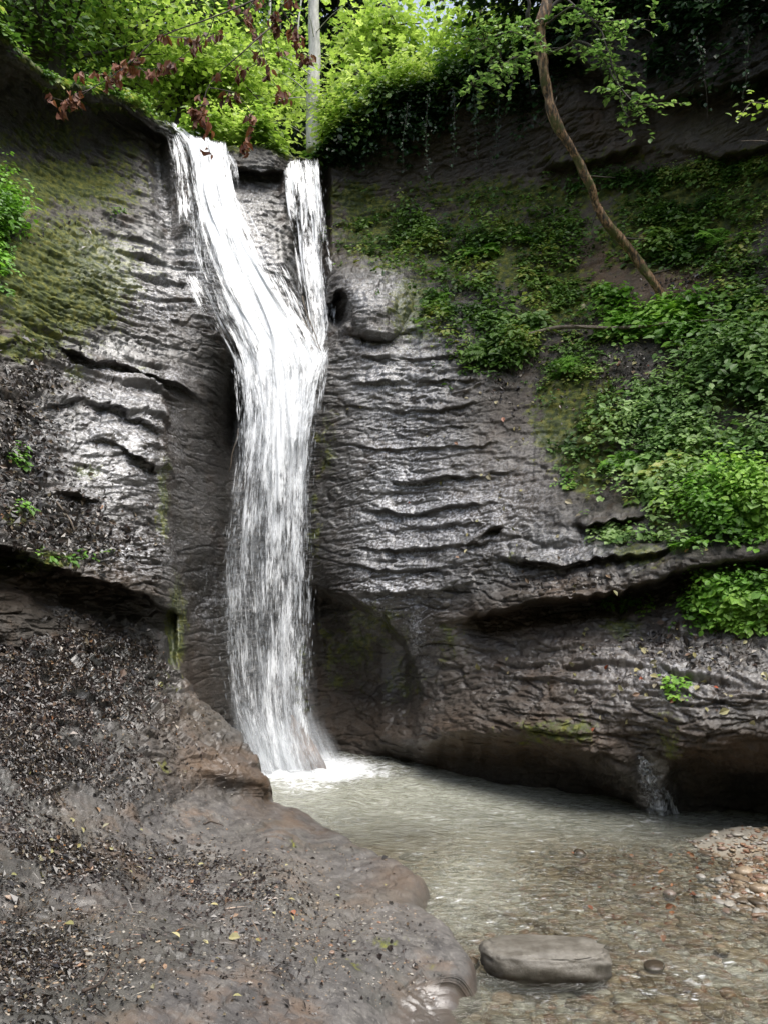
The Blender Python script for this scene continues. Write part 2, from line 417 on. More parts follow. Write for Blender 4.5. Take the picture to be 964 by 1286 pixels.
M['pebble'] = stone_mat('river_pebble', [(0, (.12, .09, .06)), (.25, (.28, .21, .14)), (.45, (.38, .30, .21)), (.6, (.26, .13, .075)), (.75, (.25, .24, .22)), (.9, (.4, .37, .32)), (1, (.5, .48, .44))])
M['boulder'] = stone_mat('grey_sandstone', [(0, (.15, .138, .118)), (1, (.22, .205, .175))], rough=.5, scale=9)
def bed_mat():
    h = newmat('stream_bed')
    n = h.noise(14, 8, rough=.7); s = h.attr('sand')
    col = h.ramp(n, [(.3, (.12, .09, .055)), (.5, (.24, .18, .115)), (.65, (.36, .29, .2))])
    col = h.mix(s, col, h.ramp(h.noise(40, 5), [(.3, (.22, .2, .165)), (.7, (.3, .275, .23))]))
    b = h.nd('ShaderNodeBump', inputs={'Strength': .6, 'Distance': .02, 'Height': n})
    bs = h.nd('ShaderNodeBsdfPrincipled', inputs={'Base Color': col, 'Roughness': .45, 'Normal': b.outputs[0]})
    h.link(bs.outputs[0], h.out.inputs[0]); return h.m
M['bed'] = bed_mat()

# ------------------------------------------------------------------ the cliff
RIM = curve([(-450, -160), (-250, -110), (0, 42), (30, 70), (60, 97), (100, 108), (150, 122), (210, 155), (260, 176), (300, 184), (330, 180), (355, 195), (375, 200), (398, 200),
             (415, 178), (440, 160), (470, 140), (500, 122), (560, 104), (600, 96), (640, 78), (670, 52), (700, 0), (760, -90), (900, -180), (1450, -350)])
K = [
 (-450,-160,5.2),(-250,-110,6.0),(-250,100,6.2),(-250,300,5.2),(-250,500,4.5),(-250,700,4.0),(-250,1000,4.2),(-450,400,3.9),(-450,800,3.3),
 (0,45,7.2),(0,110,7.7),(0,200,7.9),(0,260,7.4),(0,350,6.7),(0,440,6.3),(0,520,5.85),(0,620,5.4),(0,700,5.05),(0,900,5.2),(0,1150,5.2),
 (60,97,7.9),(100,108,8.4),(100,190,9.0),(100,260,8.6),(100,350,7.8),(100,440,7.5),(100,540,6.9),(100,650,6.35),(100,735,5.95),(100,900,6.3),(100,1150,6.3),
 (150,122,9.1),(200,152,9.8),(190,220,9.7),(200,320,9.2),(200,420,8.6),(200,500,8.1),(200,600,7.75),(200,700,7.45),(200,760,7.35),(200,900,7.8),(200,1150,7.8),
 (260,176,10.3),(255,250,9.9),(260,330,9.4),(270,400,9.05),(250,440,8.9),(250,520,8.75),(250,600,8.7),(250,760,8.55),(250,900,8.4),(250,1150,8.4),
 (300,184,10.6),(310,260,10.2),(320,340,9.75),(330,400,9.35),(330,445,9.25),(330,520,9.3),(330,650,9.2),(330,760,9.1),(330,900,9.0),(330,1150,8.9),
 (352,330,9.8),(355,400,9.4),(355,200,10.8),
 (380,200,11.0),(385,260,11.1),(390,330,10.9),(395,400,10.4),(400,440,9.5),(400,500,9.15),(400,600,9.1),(400,760,9.1),(400,880,9.2),(400,960,9.0),(400,1150,9.0),
 (430,168,11.2),(430,250,11.5),(430,310,11.1),(430,350,10.0),(430,420,9.45),(430,500,9.1),(440,600,8.85),(440,700,8.65),(440,770,8.55),(440,860,9.2),(440,950,8.9),(440,1150,8.9),
 (500,122,10.9),(500,180,11.2),(500,240,11.4),(500,300,10.9),(500,350,10.1),(500,420,9.35),(500,520,8.9),(500,640,8.6),(500,760,8.3),(500,860,8.7),(500,960,8.2),(500,1150,8.1),
 (560,104,10.7),(560,180,11.0),(560,240,11.2),(560,300,10.7),(560,350,10.1),(560,410,9.3),(560,520,8.7),(560,640,8.3),(560,760,7.9),(560,850,7.9),(560,920,7.6),(560,980,7.6),(560,1150,7.5),
 (640,78,10.3),(640,160,10.6),(640,230,10.7),(640,300,10.2),(640,400,9.3),(640,500,8.6),(640,620,8.0),(640,720,7.5),(640,820,7.3),(640,900,7.0),(640,1000,7.05),(640,1150,7.0),
 (700,0,9.7),(700,100,9.9),(700,180,10.2),(700,240,10.4),(700,300,10.0),(700,400,9.2),(700,500,8.45),(700,600,7.85),(700,700,7.25),(700,800,7.0),(700,880,6.6),(700,1005,6.85),(700,1150,6.8),
 (800,-110,9.0),(800,0,9.1),(800,150,9.5),(800,220,9.8),(800,300,9.4),(800,400,8.7),(800,500,8.0),(800,600,7.4),(800,700,6.8),(800,800,6.7),(800,870,6.2),(800,1020,6.45),(800,1150,6.4),
 (900,-180,8.2),(900,0,8.3),(900,130,8.7),(900,210,9.1),(900,300,8.7),(900,400,8.1),(900,500,7.4),(900,600,6.85),(900,690,6.4),(900,790,6.3),(900,860,5.85),(900,1032,6.25),(900,1150,6.2),
 (964,-200,7.6),(964,0,7.9),(964,200,8.6),(964,400,7.7),(964,600,6.55),(964,700,6.1),(964,800,6.0),(964,880,5.6),(964,1030,6.2),(964,1150,6.1),
 (1200,-300,6.0),(1200,0,6.5),(1200,200,6.9),(1200,400,6.2),(1200,600,5.3),(1200,800,4.9),(1200,1000,5.0),(1200,1150,5.0),
 (1450,-350,5.0),(1450,200,5.2),(1450,600,4.1),(1450,1000,3.8),
]
K = np.array(K, float)
fY = tps(K[:, :2], K[:, 2], lam=.002)

def win(x, a, b, s):
    return sm(x, a - s, a + s) * (1 - sm(x, b - s, b + s))

def feature_Y(px, py):
    """ledges, undercuts, corners and hollows: added distance from the viewer's side"""
    d = np.zeros_like(px)
    def undercut(cv, amp, ln, x0, x1, s=25, sharp=5, lip=0.0, liplen=40):
        nonlocal d
        wob = 3.5 * vnoise(np.stack([px / 37, px * 0 + 3, px * 0 + cv(0)], -1)) + 2.5 * vnoise(np.stack([px / 11, px * 0 + 8, px * 0], -1))
        t = py - cv(px) - wob; w = win(px, x0, x1, s)
        if amp < .3: w = w * sm(vnoise(np.stack([px / 34, px * 0 + cv(0) * .37, py / 60], -1)), -.55, .15)
        d += amp * w * sm(t, 0, sharp) * np.exp(-(np.maximum(t, 0) / ln) ** 2)
        if lip: d -= lip * w * (1 - sm(t, -2, sharp)) * np.exp(-(np.minimum(t, 0) / liplen) ** 2)
    # left bench edge above the litter slope
    undercut(curve([(-450, 600), (0, 690), (60, 708), (120, 728), (180, 748), (230, 775)]), .65, 60, -600, 226, s=8, lip=.15, liplen=60)
    undercut(curve([(0, 425), (60, 432), (120, 455), (200, 478), (260, 500)]), .05, 10, 20, 240, lip=.26, liplen=14)
    undercut(curve([(0, 560), (90, 545), (130, 550), (200, 590)]), .06, 10, 95, 200, s=12, lip=.16, liplen=14)
    undercut(curve([(0, 610), (100, 618), (200, 650)]), .03, 8, 80, 205, s=15, lip=.14, liplen=12)
    undercut(curve([(0, 515), (100, 500), (200, 540)]), .05, 10, 60, 205, s=20, lip=.10, liplen=12)
    undercut(curve([(-200, 60), (0, 75), (60, 108), (150, 133), (210, 168)]), .35, 90, -500, 205, s=10, lip=.05)
    undercut(curve([(290, 205), (360, 215), (600, 215)]), .3, 40, 292, 352, s=6, lip=.1)
    # corner of the bench beside the fall
    cx = curve([(440, 190), (515, 207), (640, 210), (725, 224), (800, 232), (900, 240)])(py)
    w = win(py, 500, 980, 40)
    t = cx - px
    d -= .55 * w * sm(t, -7, 7) * np.exp(-(np.maximum(t, 0) / 85) ** 2)
    # hollow behind the left edge of the fall
    d += .7 * np.exp(-((px - 296) / 20) ** 2 - ((py - 520) / 85) ** 2)
    d += .35 * np.exp(-((px - 205 - (py - 200) * .1) / 14) ** 2 - ((py - 250) / 70) ** 2)
    # slot of the small fall
    d += .5 * win(px, 372, 412, 6) * win(py, 215, 430, 25)
    # rounded block to the right of the small fall with a dark hole
    r = np.hypot((px - 462) / 52, (py - 385) / 44)
    d -= .42 * np.sqrt(np.clip(1 - (r + .22 * vnoise(np.stack([px / 30, py / 20, px * 0], -1))) ** 2, 0, 1)) ** 1.3 
    wv = vnoise(np.stack([px / 16, py / 22, px * 0 + 5], -1)) * .5
    d += .75 * sm(1 - np.hypot((px - 425) / 17, (py - 392 - .5 * (px - 425)) / 34) + wv, 0, .6)
    # buttress steps
    for (yy, a, x0, x1) in ((418, .10, 425, 575), (452, .10, 430, 590), (482, .12, 440, 585), (512, .10, 430, 600), (538, .06, 460, 600), (563, .08, 450, 600), (603, .14, 480, 625), (641, .12, 455, 625), (664, .08, 470, 640), (690, .14, 460, 640), (714, .1, 440, 640), (742, .12, 440, 640)):
        undercut(curve([(400, yy), (500, yy + 3 * math.sin(yy)), (640, yy - 3 - .03 * (yy - 400))]), a * .10, 7, x0 + 14 * math.sin(yy * 3), x1 + 22 * math.sin(yy * 1.7), s=20, sharp=3, lip=a * .62, liplen=8)
    # hollow under the buttress
    undercut(curve([(380, 730), (440, 745), (480, 765), (505, 800), (525, 850), (560, 900)]), .55, 110, 392, 520, s=14, sharp=14)
    # ledge above the right bank
    undercut(curve([(540, 790), (600, 768), (640, 757), (700, 753), (780, 742), (860, 715), (964, 695), (1300, 640)]), .45, 30, 590, 880, s=24, sharp=9, lip=.28, liplen=26)
    undercut(curve([(780, 742), (860, 712), (964, 695), (1300, 640)]), .22, 26, 860, 1600, s=24, sharp=9, lip=.1, liplen=26)
    undercut(curve([(540, 700), (620, 668), (700, 660), (800, 655), (964, 600)]), .15, 14, 612, 800, s=24, sharp=5, lip=.16, liplen=14)
    undercut(curve([(540, 720), (620, 700), (700, 712), (800, 700), (964, 650)]), .10, 12, 640, 860, s=24, sharp=5, lip=.14, liplen=12)
    # undercut caves at the waterline
    undercut(curve([(400, 915), (540, 926), (600, 915), (660, 918), (720, 935), (770, 965), (800, 985)]), .6, 150, 470, 796, s=16, sharp=42, lip=.2, liplen=40)
    undercut(curve([(820, 960), (850, 935), (880, 928), (930, 938), (964, 945), (1300, 960)]), .34, 170, 842, 1900, s=16, sharp=46, lip=.15, liplen=40)
    # high strata line in the dark wall
    undercut(curve([(600, 245), (680, 210), (760, 195), (830, 178), (900, 196), (964, 180)]), .14, 14, 650, 1300, s=40, sharp=8, lip=.16, liplen=14)
    undercut(curve([(480, 120), (600, 110), (700, 60), (820, 128), (964, 90)]), .3, 40, 640, 1300, s=40, sharp=8, lip=.2)
    return d

BOT = 1150.0
NX, NY, NB = 980, 1080, 60
ux = np.concatenate([np.linspace(-450, -30, 60, endpoint=False), np.linspace(-30, 1000, NX - 120, endpoint=False), np.linspace(1000, 1450, 60)])
sy = np.linspace(0, 1, NY)
PX = np.broadcast_to(ux[None], (NY, NX)).copy()
rimj = RIM(ux) + 3.0 * vnoise(np.stack([ux / 14, ux * 0, ux * 0], -1)) + 1.5 * vnoise(np.stack([ux / 5, ux * 0, ux * 0 + 4], -1))
PY = rimj[None] + sy[:, None] * (BOT - rimj[None])
# coarse evaluation of the smooth depth, then upsampling
ci = np.linspace(0, NY - 1, 150).astype(int); cj = np.linspace(0, NX - 1, 160).astype(int)
Yc = fY(PX[np.ix_(ci, cj)], PY[np.ix_(ci, cj)])
tmp = np.stack([np.interp(np.arange(NX), cj, row) for row in Yc])
Yb = np.stack([np.interp(np.arange(NY), ci, tmp[:, j]) for j in range(NX)], 1)
Yfull = Yb + feature_Y(PX, PY)
P0 = at(PX, PY, Yfull)
# land behind the rim
back = (np.linspace(1, 0, NB, endpoint=False) ** 1.7)[:, None, None]
hd = normalize(P0[0] * np.array([.55, 1, 0]))
hd[:, 1] = np.maximum(hd[:, 1], .5)
PB = P0[0][None] + hd[None] * back * 16 + np.array([0, 0, 1]) * back * 5.2
P = np.concatenate([PB, P0], 0)
PXa = np.concatenate([np.broadcast_to(PX[:1], (NB, NX)), PX]); PYa = np.concatenate([np.broadcast_to(PY[:1], (NB, NX)), PY])
# smooth base normals toward the viewer
Pb = at(PX, PY, Yb); Nb = -grid_normals(Pb)
Nb = np.where((Nb * (CAM - Pb)).sum(-1, keepdims=True) < 0, -Nb, Nb)
Nfull = np.concatenate([np.broadcast_to(np.array([0., 0, 1]), (NB, NX, 3)), Nb], 0)
z = P[..., 2]; x = P[..., 0]
W0 = P * 1.0
warp = .30 * vnoise(W0 * .45) + .05 * vnoise(W0 * 1.7) + .014 * vnoise(W0 * 6)
zw = z + warp
def strata(zw, f, seed, edge=.22):
    t = zw * f + seed; i = np.floor(t); fr = t - i
    h0 = _val[_perm[(i.astype(np.int64)) & 255]]; h1 = _val[_perm[(i.astype(np.int64) + 1) & 255]]
    s = sm(fr, 1 - edge, 1)
    return h0 * (1 - s) + h1 * s
def chips(P, s, seed):
    """angular broken plates: cellular noise flattened along the bedding"""
    Q = P * s + seed
    Q[..., 2] *= 2.6
    Q = Q + .35 * np.stack([vnoise(Q * .8), vnoise(Q * .8 + 9), vnoise(Q * .8 + 21)], -1)
    I = np.floor(Q).astype(np.int64); best = np.full(Q.shape[:-1], 9.0); val = np.zeros(Q.shape[:-1])
    for a in (-1, 0, 1):
        for b in (-1, 0, 1):
            for c in (-1, 0, 1):
                J = I + [a, b, c]
                h = _h(J[..., 0], J[..., 1], J[..., 2])
                fx = _h(J[..., 0] + 7, J[..., 1] + 3, J[..., 2]) * .5 + .5; fy = _h(J[..., 0], J[..., 1] + 5, J[..., 2] + 9) * .5 + .5; fz = _h(J[..., 0] + 2, J[..., 1], J[..., 2] + 6) * .5 + .5
                dd = (Q[..., 0] - J[..., 0] - fx) ** 2 + (Q[..., 1] - J[..., 1] - fy) ** 2 + (Q[..., 2] - J[..., 2] - fz) ** 2
                m = dd < best; best = np.where(m, dd, best); val = np.where(m, h, val)
    return val
def saw(zw, f, seed):
    t = zw * f + seed; i = np.floor(t); fr = t - i
    h0 = _val[_perm[i.astype(np.int64) & 255]] * .5 + .6
    return h0 * ((1 - fr) * sm(fr, 0, .10) - .45)
n_big = fbm(W0 * .8 + 5, 3)
amp = .6 + .6 * np.clip(fbm(W0 * .7 + 40, 2) + .3, 0, 1)
st1 = strata(zw, 3.1, 0); st2 = strata(zw + .05 * vnoise(W0 * 3), 8.5, 11, .3); st3 = strata(zw + .02 * vnoise(W0 * 9), 24, 5, .35)
right_soft = win(PXa, 600, 2000, 30) * win(PYa, 235, 660, 30)            # soil slope
smooth_wall = np.maximum.reduce([win(PXa, 205, 300, 15) * win(PYa, 450, 900, 30), win(PXa, 380, 620, 15) * win(PYa, 540, 700, 40) * .5,
                                 win(PXa, 380, 470, 10) * win(PYa, 450, 760, 20) * .6])
layk = amp * (1 - .75 * right_soft) * (1 - .75 * smooth_wall)
m1_ = np.clip(.5 + 1.3 * vnoise(W0 * [1.1, 1.1, .5] + 3), 0, 1.3); m2_ = np.clip(.5 + 1.3 * vnoise(W0 * [2.5, 2.5, 1] + 13), 0, 1.3)
lft = 1 - sm(PXa, 230, 300)
calm = sm(fbm(W0 * [1.3, 1.3, .9] + 31, 3), -.05, .30)
kr = (.16 + .55 * calm) * (1 - lft) + (.32 + .6 * calm) * lft
disp = layk * kr * (.15 * m1_ * saw(zw, 2.9, 3) * (.45 + .75 * (1 - sm(PXa, 230, 300))) + .06 * m2_ * saw(zw + .03 * vnoise(W0 * 4), 7.7, 9) + .022 * saw(zw + .012 * vnoise(W0 * 9), 21, 4) + .012 * st3) + .10 * n_big + .018 * fbm(W0 * 5, 4) * (1 - .5 * smooth_wall) + .006 * fbm(W0 * 22, 4, gain=.65)
ch = chips(W0, 3.2, 2.0); ch2 = chips(W0, 9.0, 7.0)
disp += (.020 * ch + .010 * ch2 + .004 * chips(W0, 21.0, 9.0)) * (1 - .8 * smooth_wall) * (1 - .3 * right_soft)
rg = 1 - np.abs(vnoise(W0 * [1.6, 1.6, 7.5] + .6 * vnoise(W0 * 2.2)[..., None])) * 2.2
rg2 = 1 - np.abs(vnoise(W0 * [6, 6, 22] + .5 * vnoise(W0 * 7)[..., None])) * 2.4
disp += (-.035 * np.clip(rg, 0, 1) ** 6 - .016 * np.clip(rg2, 0, 1) ** 4) * (1 - .6 * smooth_wall) * (1 - .5 * right_soft)
disp += .005 * fbm(W0 * [40, 40, 80], 2)
disp[:NB] *= np.linspace(1.5, .9, NB)[:, None]
P = P + Nfull * disp[..., None]
CL_P = P[NB:]; CL_N = -grid_normals(CL_P); CL_N = np.where((CL_N * (CAM - CL_P)).sum(-1, keepdims=True) < 0, -CL_N, CL_N)

def blob(px, py, cx, cy, rx, ry, a=1.0, rot=0.0):
    c, s = math.cos(rot), math.sin(rot)
    dx = px - cx; dy = py - cy
    return a * np.exp(-(((dx * c + dy * s) / rx) ** 2 + ((-dx * s + dy * c) / ry) ** 2))
def blobs(px, py, L):
    o = np.zeros_like(px)
    for b in L: o = np.maximum(o, blob(px, py, *b))
    return o
MOSS = [(60, 170, 110, 50, .5), (150, 200, 60, 50, .45), (650, 245, 240, 30, .62), (900, 250, 100, 60, .6), (500, 330, 60, 30, .5), (440, 820, 60, 70, .5), (500, 850, 40, 60, .42), (380, 840, 20, 90, .4), (640, 280, 200, 50, .5), (850, 300, 150, 60, .6), (560, 330, 90, 60, .5), (760, 200, 200, 30, .35), (60, 230, 150, 45, .75), (75, 350, 110, 85, .95), (40, 430, 60, 30, .7), (150, 250, 60, 30, .5), (180, 470, 25, 20, .4), (90, 470, 25, 20, .5), (115, 590, 30, 20, .6), (50, 705, 60, 12, .9), (20, 650, 30, 15, .6),
        (222, 790, 14, 70, .8), (205, 620, 8, 80, .6), (470, 290, 60, 50, .75), (520, 390, 40, 60, .7), (720, 530, 60, 70, .95), (740, 590, 30, 40, .9), (860, 260, 120, 50, .95), (700, 370, 60, 60, .7),
        (640, 330, 80, 50, .6), (930, 240, 80, 50, .9), (450, 250, 50, 30, .7), (650, 700, 30, 10, .4), (800, 700, 50, 20, .6), (870, 620, 80, 60, .8), (900, 480, 80, 70, .55), (410, 560, 22, 60, .45), (395, 660, 16, 90, .4), (470, 790, 60, 50, .5), (780, 790, 40, 20, .5),
        (700, 920, 90, 25, .5), (840, 930, 30, 60, .45), (560, 810, 30, 60, .4)]
WET = [(130, 560, 120, 130, 1.), (200, 330, 90, 60, 1.), (210, 240, 30, 90, .9), (150, 440, 90, 25, 1.), (250, 640, 60, 260, .8), (330, 350, 80, 120, 1.), (500, 480, 90, 90, 1.), (520, 660, 110, 130, 1.), (430, 620, 50, 160, .7),
       (700, 700, 130, 60, .75), (830, 850, 160, 70, .8), (640, 840, 110, 60, .65), (520, 860, 50, 90, .8), (820, 980, 30, 50, 1.), (470, 370, 50, 40, .8), (560, 570, 60, 60, .7), (960, 850, 60, 60, .7), (60, 640, 90, 60, .8), (650, 590, 60, 60, .5)]
BROWN = [(760, 850, 220, 70, .55), (600, 850, 80, 60, .5), (480, 900, 80, 50, .6), (60, 740, 120, 30, .6), (850, 350, 70, 50, .9), (760, 330, 80, 60, .7), (700, 240, 250, 40, .6), (650, 940, 160, 30, .7), (900, 940, 90, 30, .7), (760, 160, 200, 80, .5), (560, 170, 120, 50, .5), (700, 920, 110, 40, .8), (860, 930, 60, 60, .6), (640, 780, 90, 25, .7), (720, 745, 80, 20, .7), (100, 480, 100, 25, .25), (430, 300, 50, 60, .3), (850, 340, 60, 60, .5), (650, 560, 120, 90, .3), (560, 930, 60, 60, .7), (240, 860, 30, 50, .4), (205, 560, 10, 60, .6), (450, 850, 60, 80, .5), (640, 240, 120, 25, .3)]
SHADE = [(60, 150, 200, 50, .65), (830, 70, 300, 100, .75), (600, 170, 150, 60, .7), (440, 210, 50, 30, .6), (450, 850, 70, 80, .6), (295, 520, 20, 90, .6), (620, 975, 160, 28, .7), (920, 1000, 90, 36, .75), (330, 215, 30, 30, .4), (425, 392, 14, 22, .4), (120, 765, 140, 20, .6), (1200, 100, 200, 200, .6)]  # painted shade: rims, overhangs, hollows, caves and under ledges
PALE = [(640, 245, 90, 22, .55), (780, 240, 60, 20, .4), (870, 170, 80, 20, .45), (570, 820, 25, 40, .5), (500, 440, 60, 40, .35), (610, 600, 60, 70, .3), (150, 580, 70, 60, .25), (640, 340, 30, 30, .4)]
Nn = -grid_normals(P); Nn = np.where((Nn * (CAM - P)).sum(-1, keepdims=True) < 0, -Nn, Nn)
upf = sm(Nn[..., 2], .25, .75)
foam_shine_zone = blobs(PXa, PYa, [(140, 470, 90, 14, .9), (150, 560, 80, 90, .95), (170, 690, 60, 35, .9), (60, 560, 60, 60, .5), (200, 380, 50, 50, .8), (210, 260, 16, 60, .8), (610, 650, 70, 60, .7), (700, 690, 80, 20, .5), (850, 850, 120, 40, .35), (470, 370, 50, 25, .6), (500, 620, 70, 130, 1.), (500, 470, 70, 60, .8), (490, 740, 60, 40, 1.), (560, 640, 60, 60, .9), (250, 340, 40, 60, .9), (320, 300, 30, 70, .9), (255, 740, 30, 60, .6), (820, 990, 16, 30, 1.), (530, 790, 14, 40, .8), (200, 475, 40, 12, .7)])  # where silvery sheen is painted on, plus some running water
foam = np.clip(foam_shine_zone * np.maximum(sm(Nn[..., 2], .18, .55), .55 * sm(fbm(W0 * [3, 3, 11], 4), .0, .3)), 0, 1)  # painted sheen plus some running water
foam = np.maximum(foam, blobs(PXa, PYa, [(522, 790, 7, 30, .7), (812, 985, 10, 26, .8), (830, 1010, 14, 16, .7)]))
moss = blobs(PXa, PYa, MOSS); moss = np.maximum(moss, sm(-(PYa - rimj[None]), -14, 0) * .8)
moss = np.where(upf > .5, moss * 1.1, moss)
mb = MB().add(P, gridquads(NY + NB, NX)[:, ::-1], moss=moss, wet=blobs(PXa, PYa, WET), brown=blobs(PXa, PYa, BROWN), dark=blobs(PXa, PYa, SHADE), pale=blobs(PXa, PYa, PALE), foam=foam)
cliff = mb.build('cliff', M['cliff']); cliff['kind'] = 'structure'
cliff['label'] = 'layered wet sandstone cliff around the waterfall'

def on_cliff(px, py):
    px = np.asarray(px, float); py = np.asarray(py, float)
    j = np.clip(np.searchsorted(ux, px), 0, NX - 1)
    i = np.clip(((py - rimj[j]) / (BOT - rimj[j]) * (NY - 1)).round().astype(int), 0, NY - 1)
    return CL_P[i, j], CL_N[i, j]

# ------------------------------------------------------------------ the near bank
SIL = curve([(700, 205), (760, 207), (800, 212), (840, 232), (880, 262), (920, 300), (950, 318), (980, 332), (1003, 340), (1012, 352), (1022, 376), (1035, 392), (1050, 425), (1070, 462), (1088, 495), (1105, 512), (1118, 506), (1130, 500), (1145, 522), (1165, 546), (1190, 561), (1212, 562), (1232, 556), (1252, 547), (1275, 547), (1300, 560), (1400, 600), (1600, 640)])
TOPC = curve([(-450, 700), (-100, 745), (0, 758), (60, 762), (120, 770), (180, 786), (210, 800)])
KB = [(-450,760,3.4),(-250,760,4.0),(0,760,5.4),(100,765,6.2),(200,790,7.3),(214,810,7.5),(240,860,7.3),(262,885,7.1),(300,925,6.8),(330,985,6.45),(338,1003,6.5),
 (-450,900,2.9),(-250,900,3.3),(0,830,4.9),(100,830,5.7),(170,840,6.5),(0,900,4.45),(100,900,5.15),(200,900,6.1),(250,930,6.3),(230,975,5.95),(290,975,6.2),
 (-250,1000,2.9),(0,1000,3.9),(100,1000,4.5),(190,1000,5.2),(215,1012,5.5),(240,1010,5.75),(280,1006,6.05),(320,1010,6.25),(376,1022,6.3),(392,1040,5.9),
 (-250,1100,2.5),(0,1100,3.3),(150,1100,3.9),(300,1100,4.35),(450,1100,4.72),(350,1050,5.2),(425,1055,5.40),(460,1072,5.08),(500,1100,4.70),(505,1122,4.36),
 (-250,1200,2.1),(0,1200,2.75),(200,1200,3.1),(400,1200,3.5),(550,1195,3.68),(556,1216,3.49),(545,1245,3.44),(520,1160,3.98),(480,1160,3.93),(540,1275,3.32),
 (-250,1286,1.8),(0,1286,2.3),(300,1286,2.72),(450,1286,3.0),(0,1400,1.9),(300,1400,2.3),(580,1400,2.72),(-250,1400,1.5),(0,1600,1.45),(300,1600,1.75),(640,1600,2.1),(-450,1400,1.2),(-450,1600,1.0),(-250,1600,1.15)]
KB = np.array(KB, float)
# heights must stay above the water at the shore
for q in range(len(KB)):
    zz = at(KB[q, 0], KB[q, 1], KB[q, 2])[2]
    if zz < .03 : KB[q, 2] = float(atz(KB[q, 0], KB[q, 1], .035)[1])
fB = tps(KB[:, :2], KB[:, 2], lam=.0008)
BR, BC, BF, BT = 760, 700, 46, 16
v0 = np.concatenate([np.linspace(745, 1290, BR - 80, endpoint=False), np.linspace(1290, 1600, 80)])
uu = np.linspace(0, 1, BC) ** .92
L0 = -450.0
S = SIL(v0) + 1.6 * vnoise(np.stack([v0 / 9, v0 * 0 + 2, v0 * 0], -1)) + 3 * vnoise(np.stack([v0 / 28, v0 * 0 + 5, v0 * 0], -1))
bPX = L0 + uu[None] * (S[:, None] - L0)
bPY = v0[:, None] + (TOPC(bPX) - 745) * (1 - sm(v0[:, None], 745, 900))
ci = np.linspace(0, BR - 1, 140).astype(int); cj = np.linspace(0, BC - 1, 120).astype(int)
Yc = fB(bPX[np.ix_(ci, cj)], bPY[np.ix_(ci, cj)])
tmp = np.stack([np.interp(np.arange(BC), cj, row) for row in Yc])
bY = np.stack([np.interp(np.arange(BR), ci, tmp[:, j]) for j in range(BC)], 1)
bYb = bY.copy()
# the rounded nose at the pool: undercut below it
cv = curve([(190, 1000), (215, 1003), (240, 992), (262, 978), (300, 985), (330, 1000), (345, 1010)])
t = bPY - cv(bPX)
bY -= .15 * win(bPX, 195, 350, 30) * (1 - sm(t, -26, 14)) * np.exp(-(np.minimum(t, 0) / 42) ** 2)
BP = at(bPX, bPY, bY)
bz = BP[..., 2]
BN = -grid_normals(at(bPX, bPY, bYb)); BN = np.where((BN * (CAM - BP)).sum(-1, keepdims=True) < 0, -BN, BN)
shore = sm(bz, .0, .12)
slope_rough = 1 - sm(bPY, 880, 1010)
bd = .032 * fbm(BP * [2.2, 1.1, 1.5], 4) * shore - .02 * np.clip(1 - np.abs(vnoise(BP * [1.2, 3.2, 2] + .8 * vnoise(BP * 1.3)[..., None])) * 3, 0, 1) ** 2 * shore + .02 * fbm(BP * 7, 4) * (.35 + .65 * shore) + .006 * fbm(BP * 35, 3)
chb = chips(BP, 4.0, 3.0); chb2 = chips(BP, 13.0, 5.0)
bd += (.012 + .03 * slope_rough) * chb * shore + (.004 + .008 * slope_rough) * chb2
BP = BP + BN * bd[..., None]
E = BP[:, -1]
k = np.linspace(0, 1, BF + 1)[1:]
hdir = normalize((E - CAM) * [1, 1, 0]); right = np.stack([hdir[:, 1], -hdir[:, 0], 0 * hdir[:, 0]], -1)
turn = sm(v0, 990, 1040)[:, None]
od = normalize(hdir * (1 - .45 * turn) + right * (.15 + .85 * turn))
rad = (.35 - .15 * turn)
ang = k[None, :, None] * (math.pi / 2 * .98)
FOLD = E[:, None] + od[:, None] * rad[:, None] * np.sin(ang) - np.array([0, 0, 1]) * (rad[:, None] * (1 - np.cos(ang)))
FOLD = FOLD + (k[None, :, None] ** 3) * np.array([0, 0, -1]) * np.maximum(E[:, 2:3] + .35, .2)[:, None]
FOLD = FOLD + .02 * fbm(FOLD * 6, 3)[..., None] * k[None, :, None]
G = np.concatenate([BP, FOLD], 1)
TOPR = G[0][None] + normalize(G[0] * [1, 1, 0])[None] * np.linspace(1.5, 0, BT, endpoint=False)[:, None, None] + np.array([0, 0, -.25]) * np.linspace(1.5, 0, BT, endpoint=False)[:, None, None]
G = np.concatenate([TOPR, G], 0)
BPX = np.pad(bPX, ((BT, 0), (0, BF)), 'edge'); BPY = np.pad(bPY, ((BT, 0), (0, BF)), 'edge')
low = 1 - sm(G[..., 2] + .03 * vnoise(G * 5), .035, .10)
bwet = np.maximum(low * .95, blobs(BPX, BPY, [(120, 860, 150, 60, .9), (60, 980, 140, 60, .7), (300, 1150, 200, 80, .55), (60, 1180, 120, 60, .6), (200, 1230, 60, 50, .45), (300, 930, 40, 60, .5), (440, 1110, 60, 30, .5)]))
bbrown = np.maximum(blobs(BPX, BPY, [(270, 960, 60, 30, .9), (330, 990, 30, 30, .9), (375, 1025, 30, 12, .6), (495, 1105, 30, 20, .7), (120, 1180, 160, 90, .15), (230, 900, 60, 50, .45)]), low * .7)
bmoss = blobs(BPX, BPY, [(210, 960, 40, 30, .5), (480, 1190, 50, 28, .62), (535, 1195, 25, 25, .5), (375, 1058, 22, 14, .5), (215, 850, 25, 60, .5), (330, 960, 22, 40, .35), (450, 1220, 40, 20, .5)])
bpale = np.clip(blobs(BPX, BPY, [(420, 1140, 120, 60, .35), (90, 1030, 60, 40, .3), (350, 1090, 90, 40, .35)]), 0, 1)
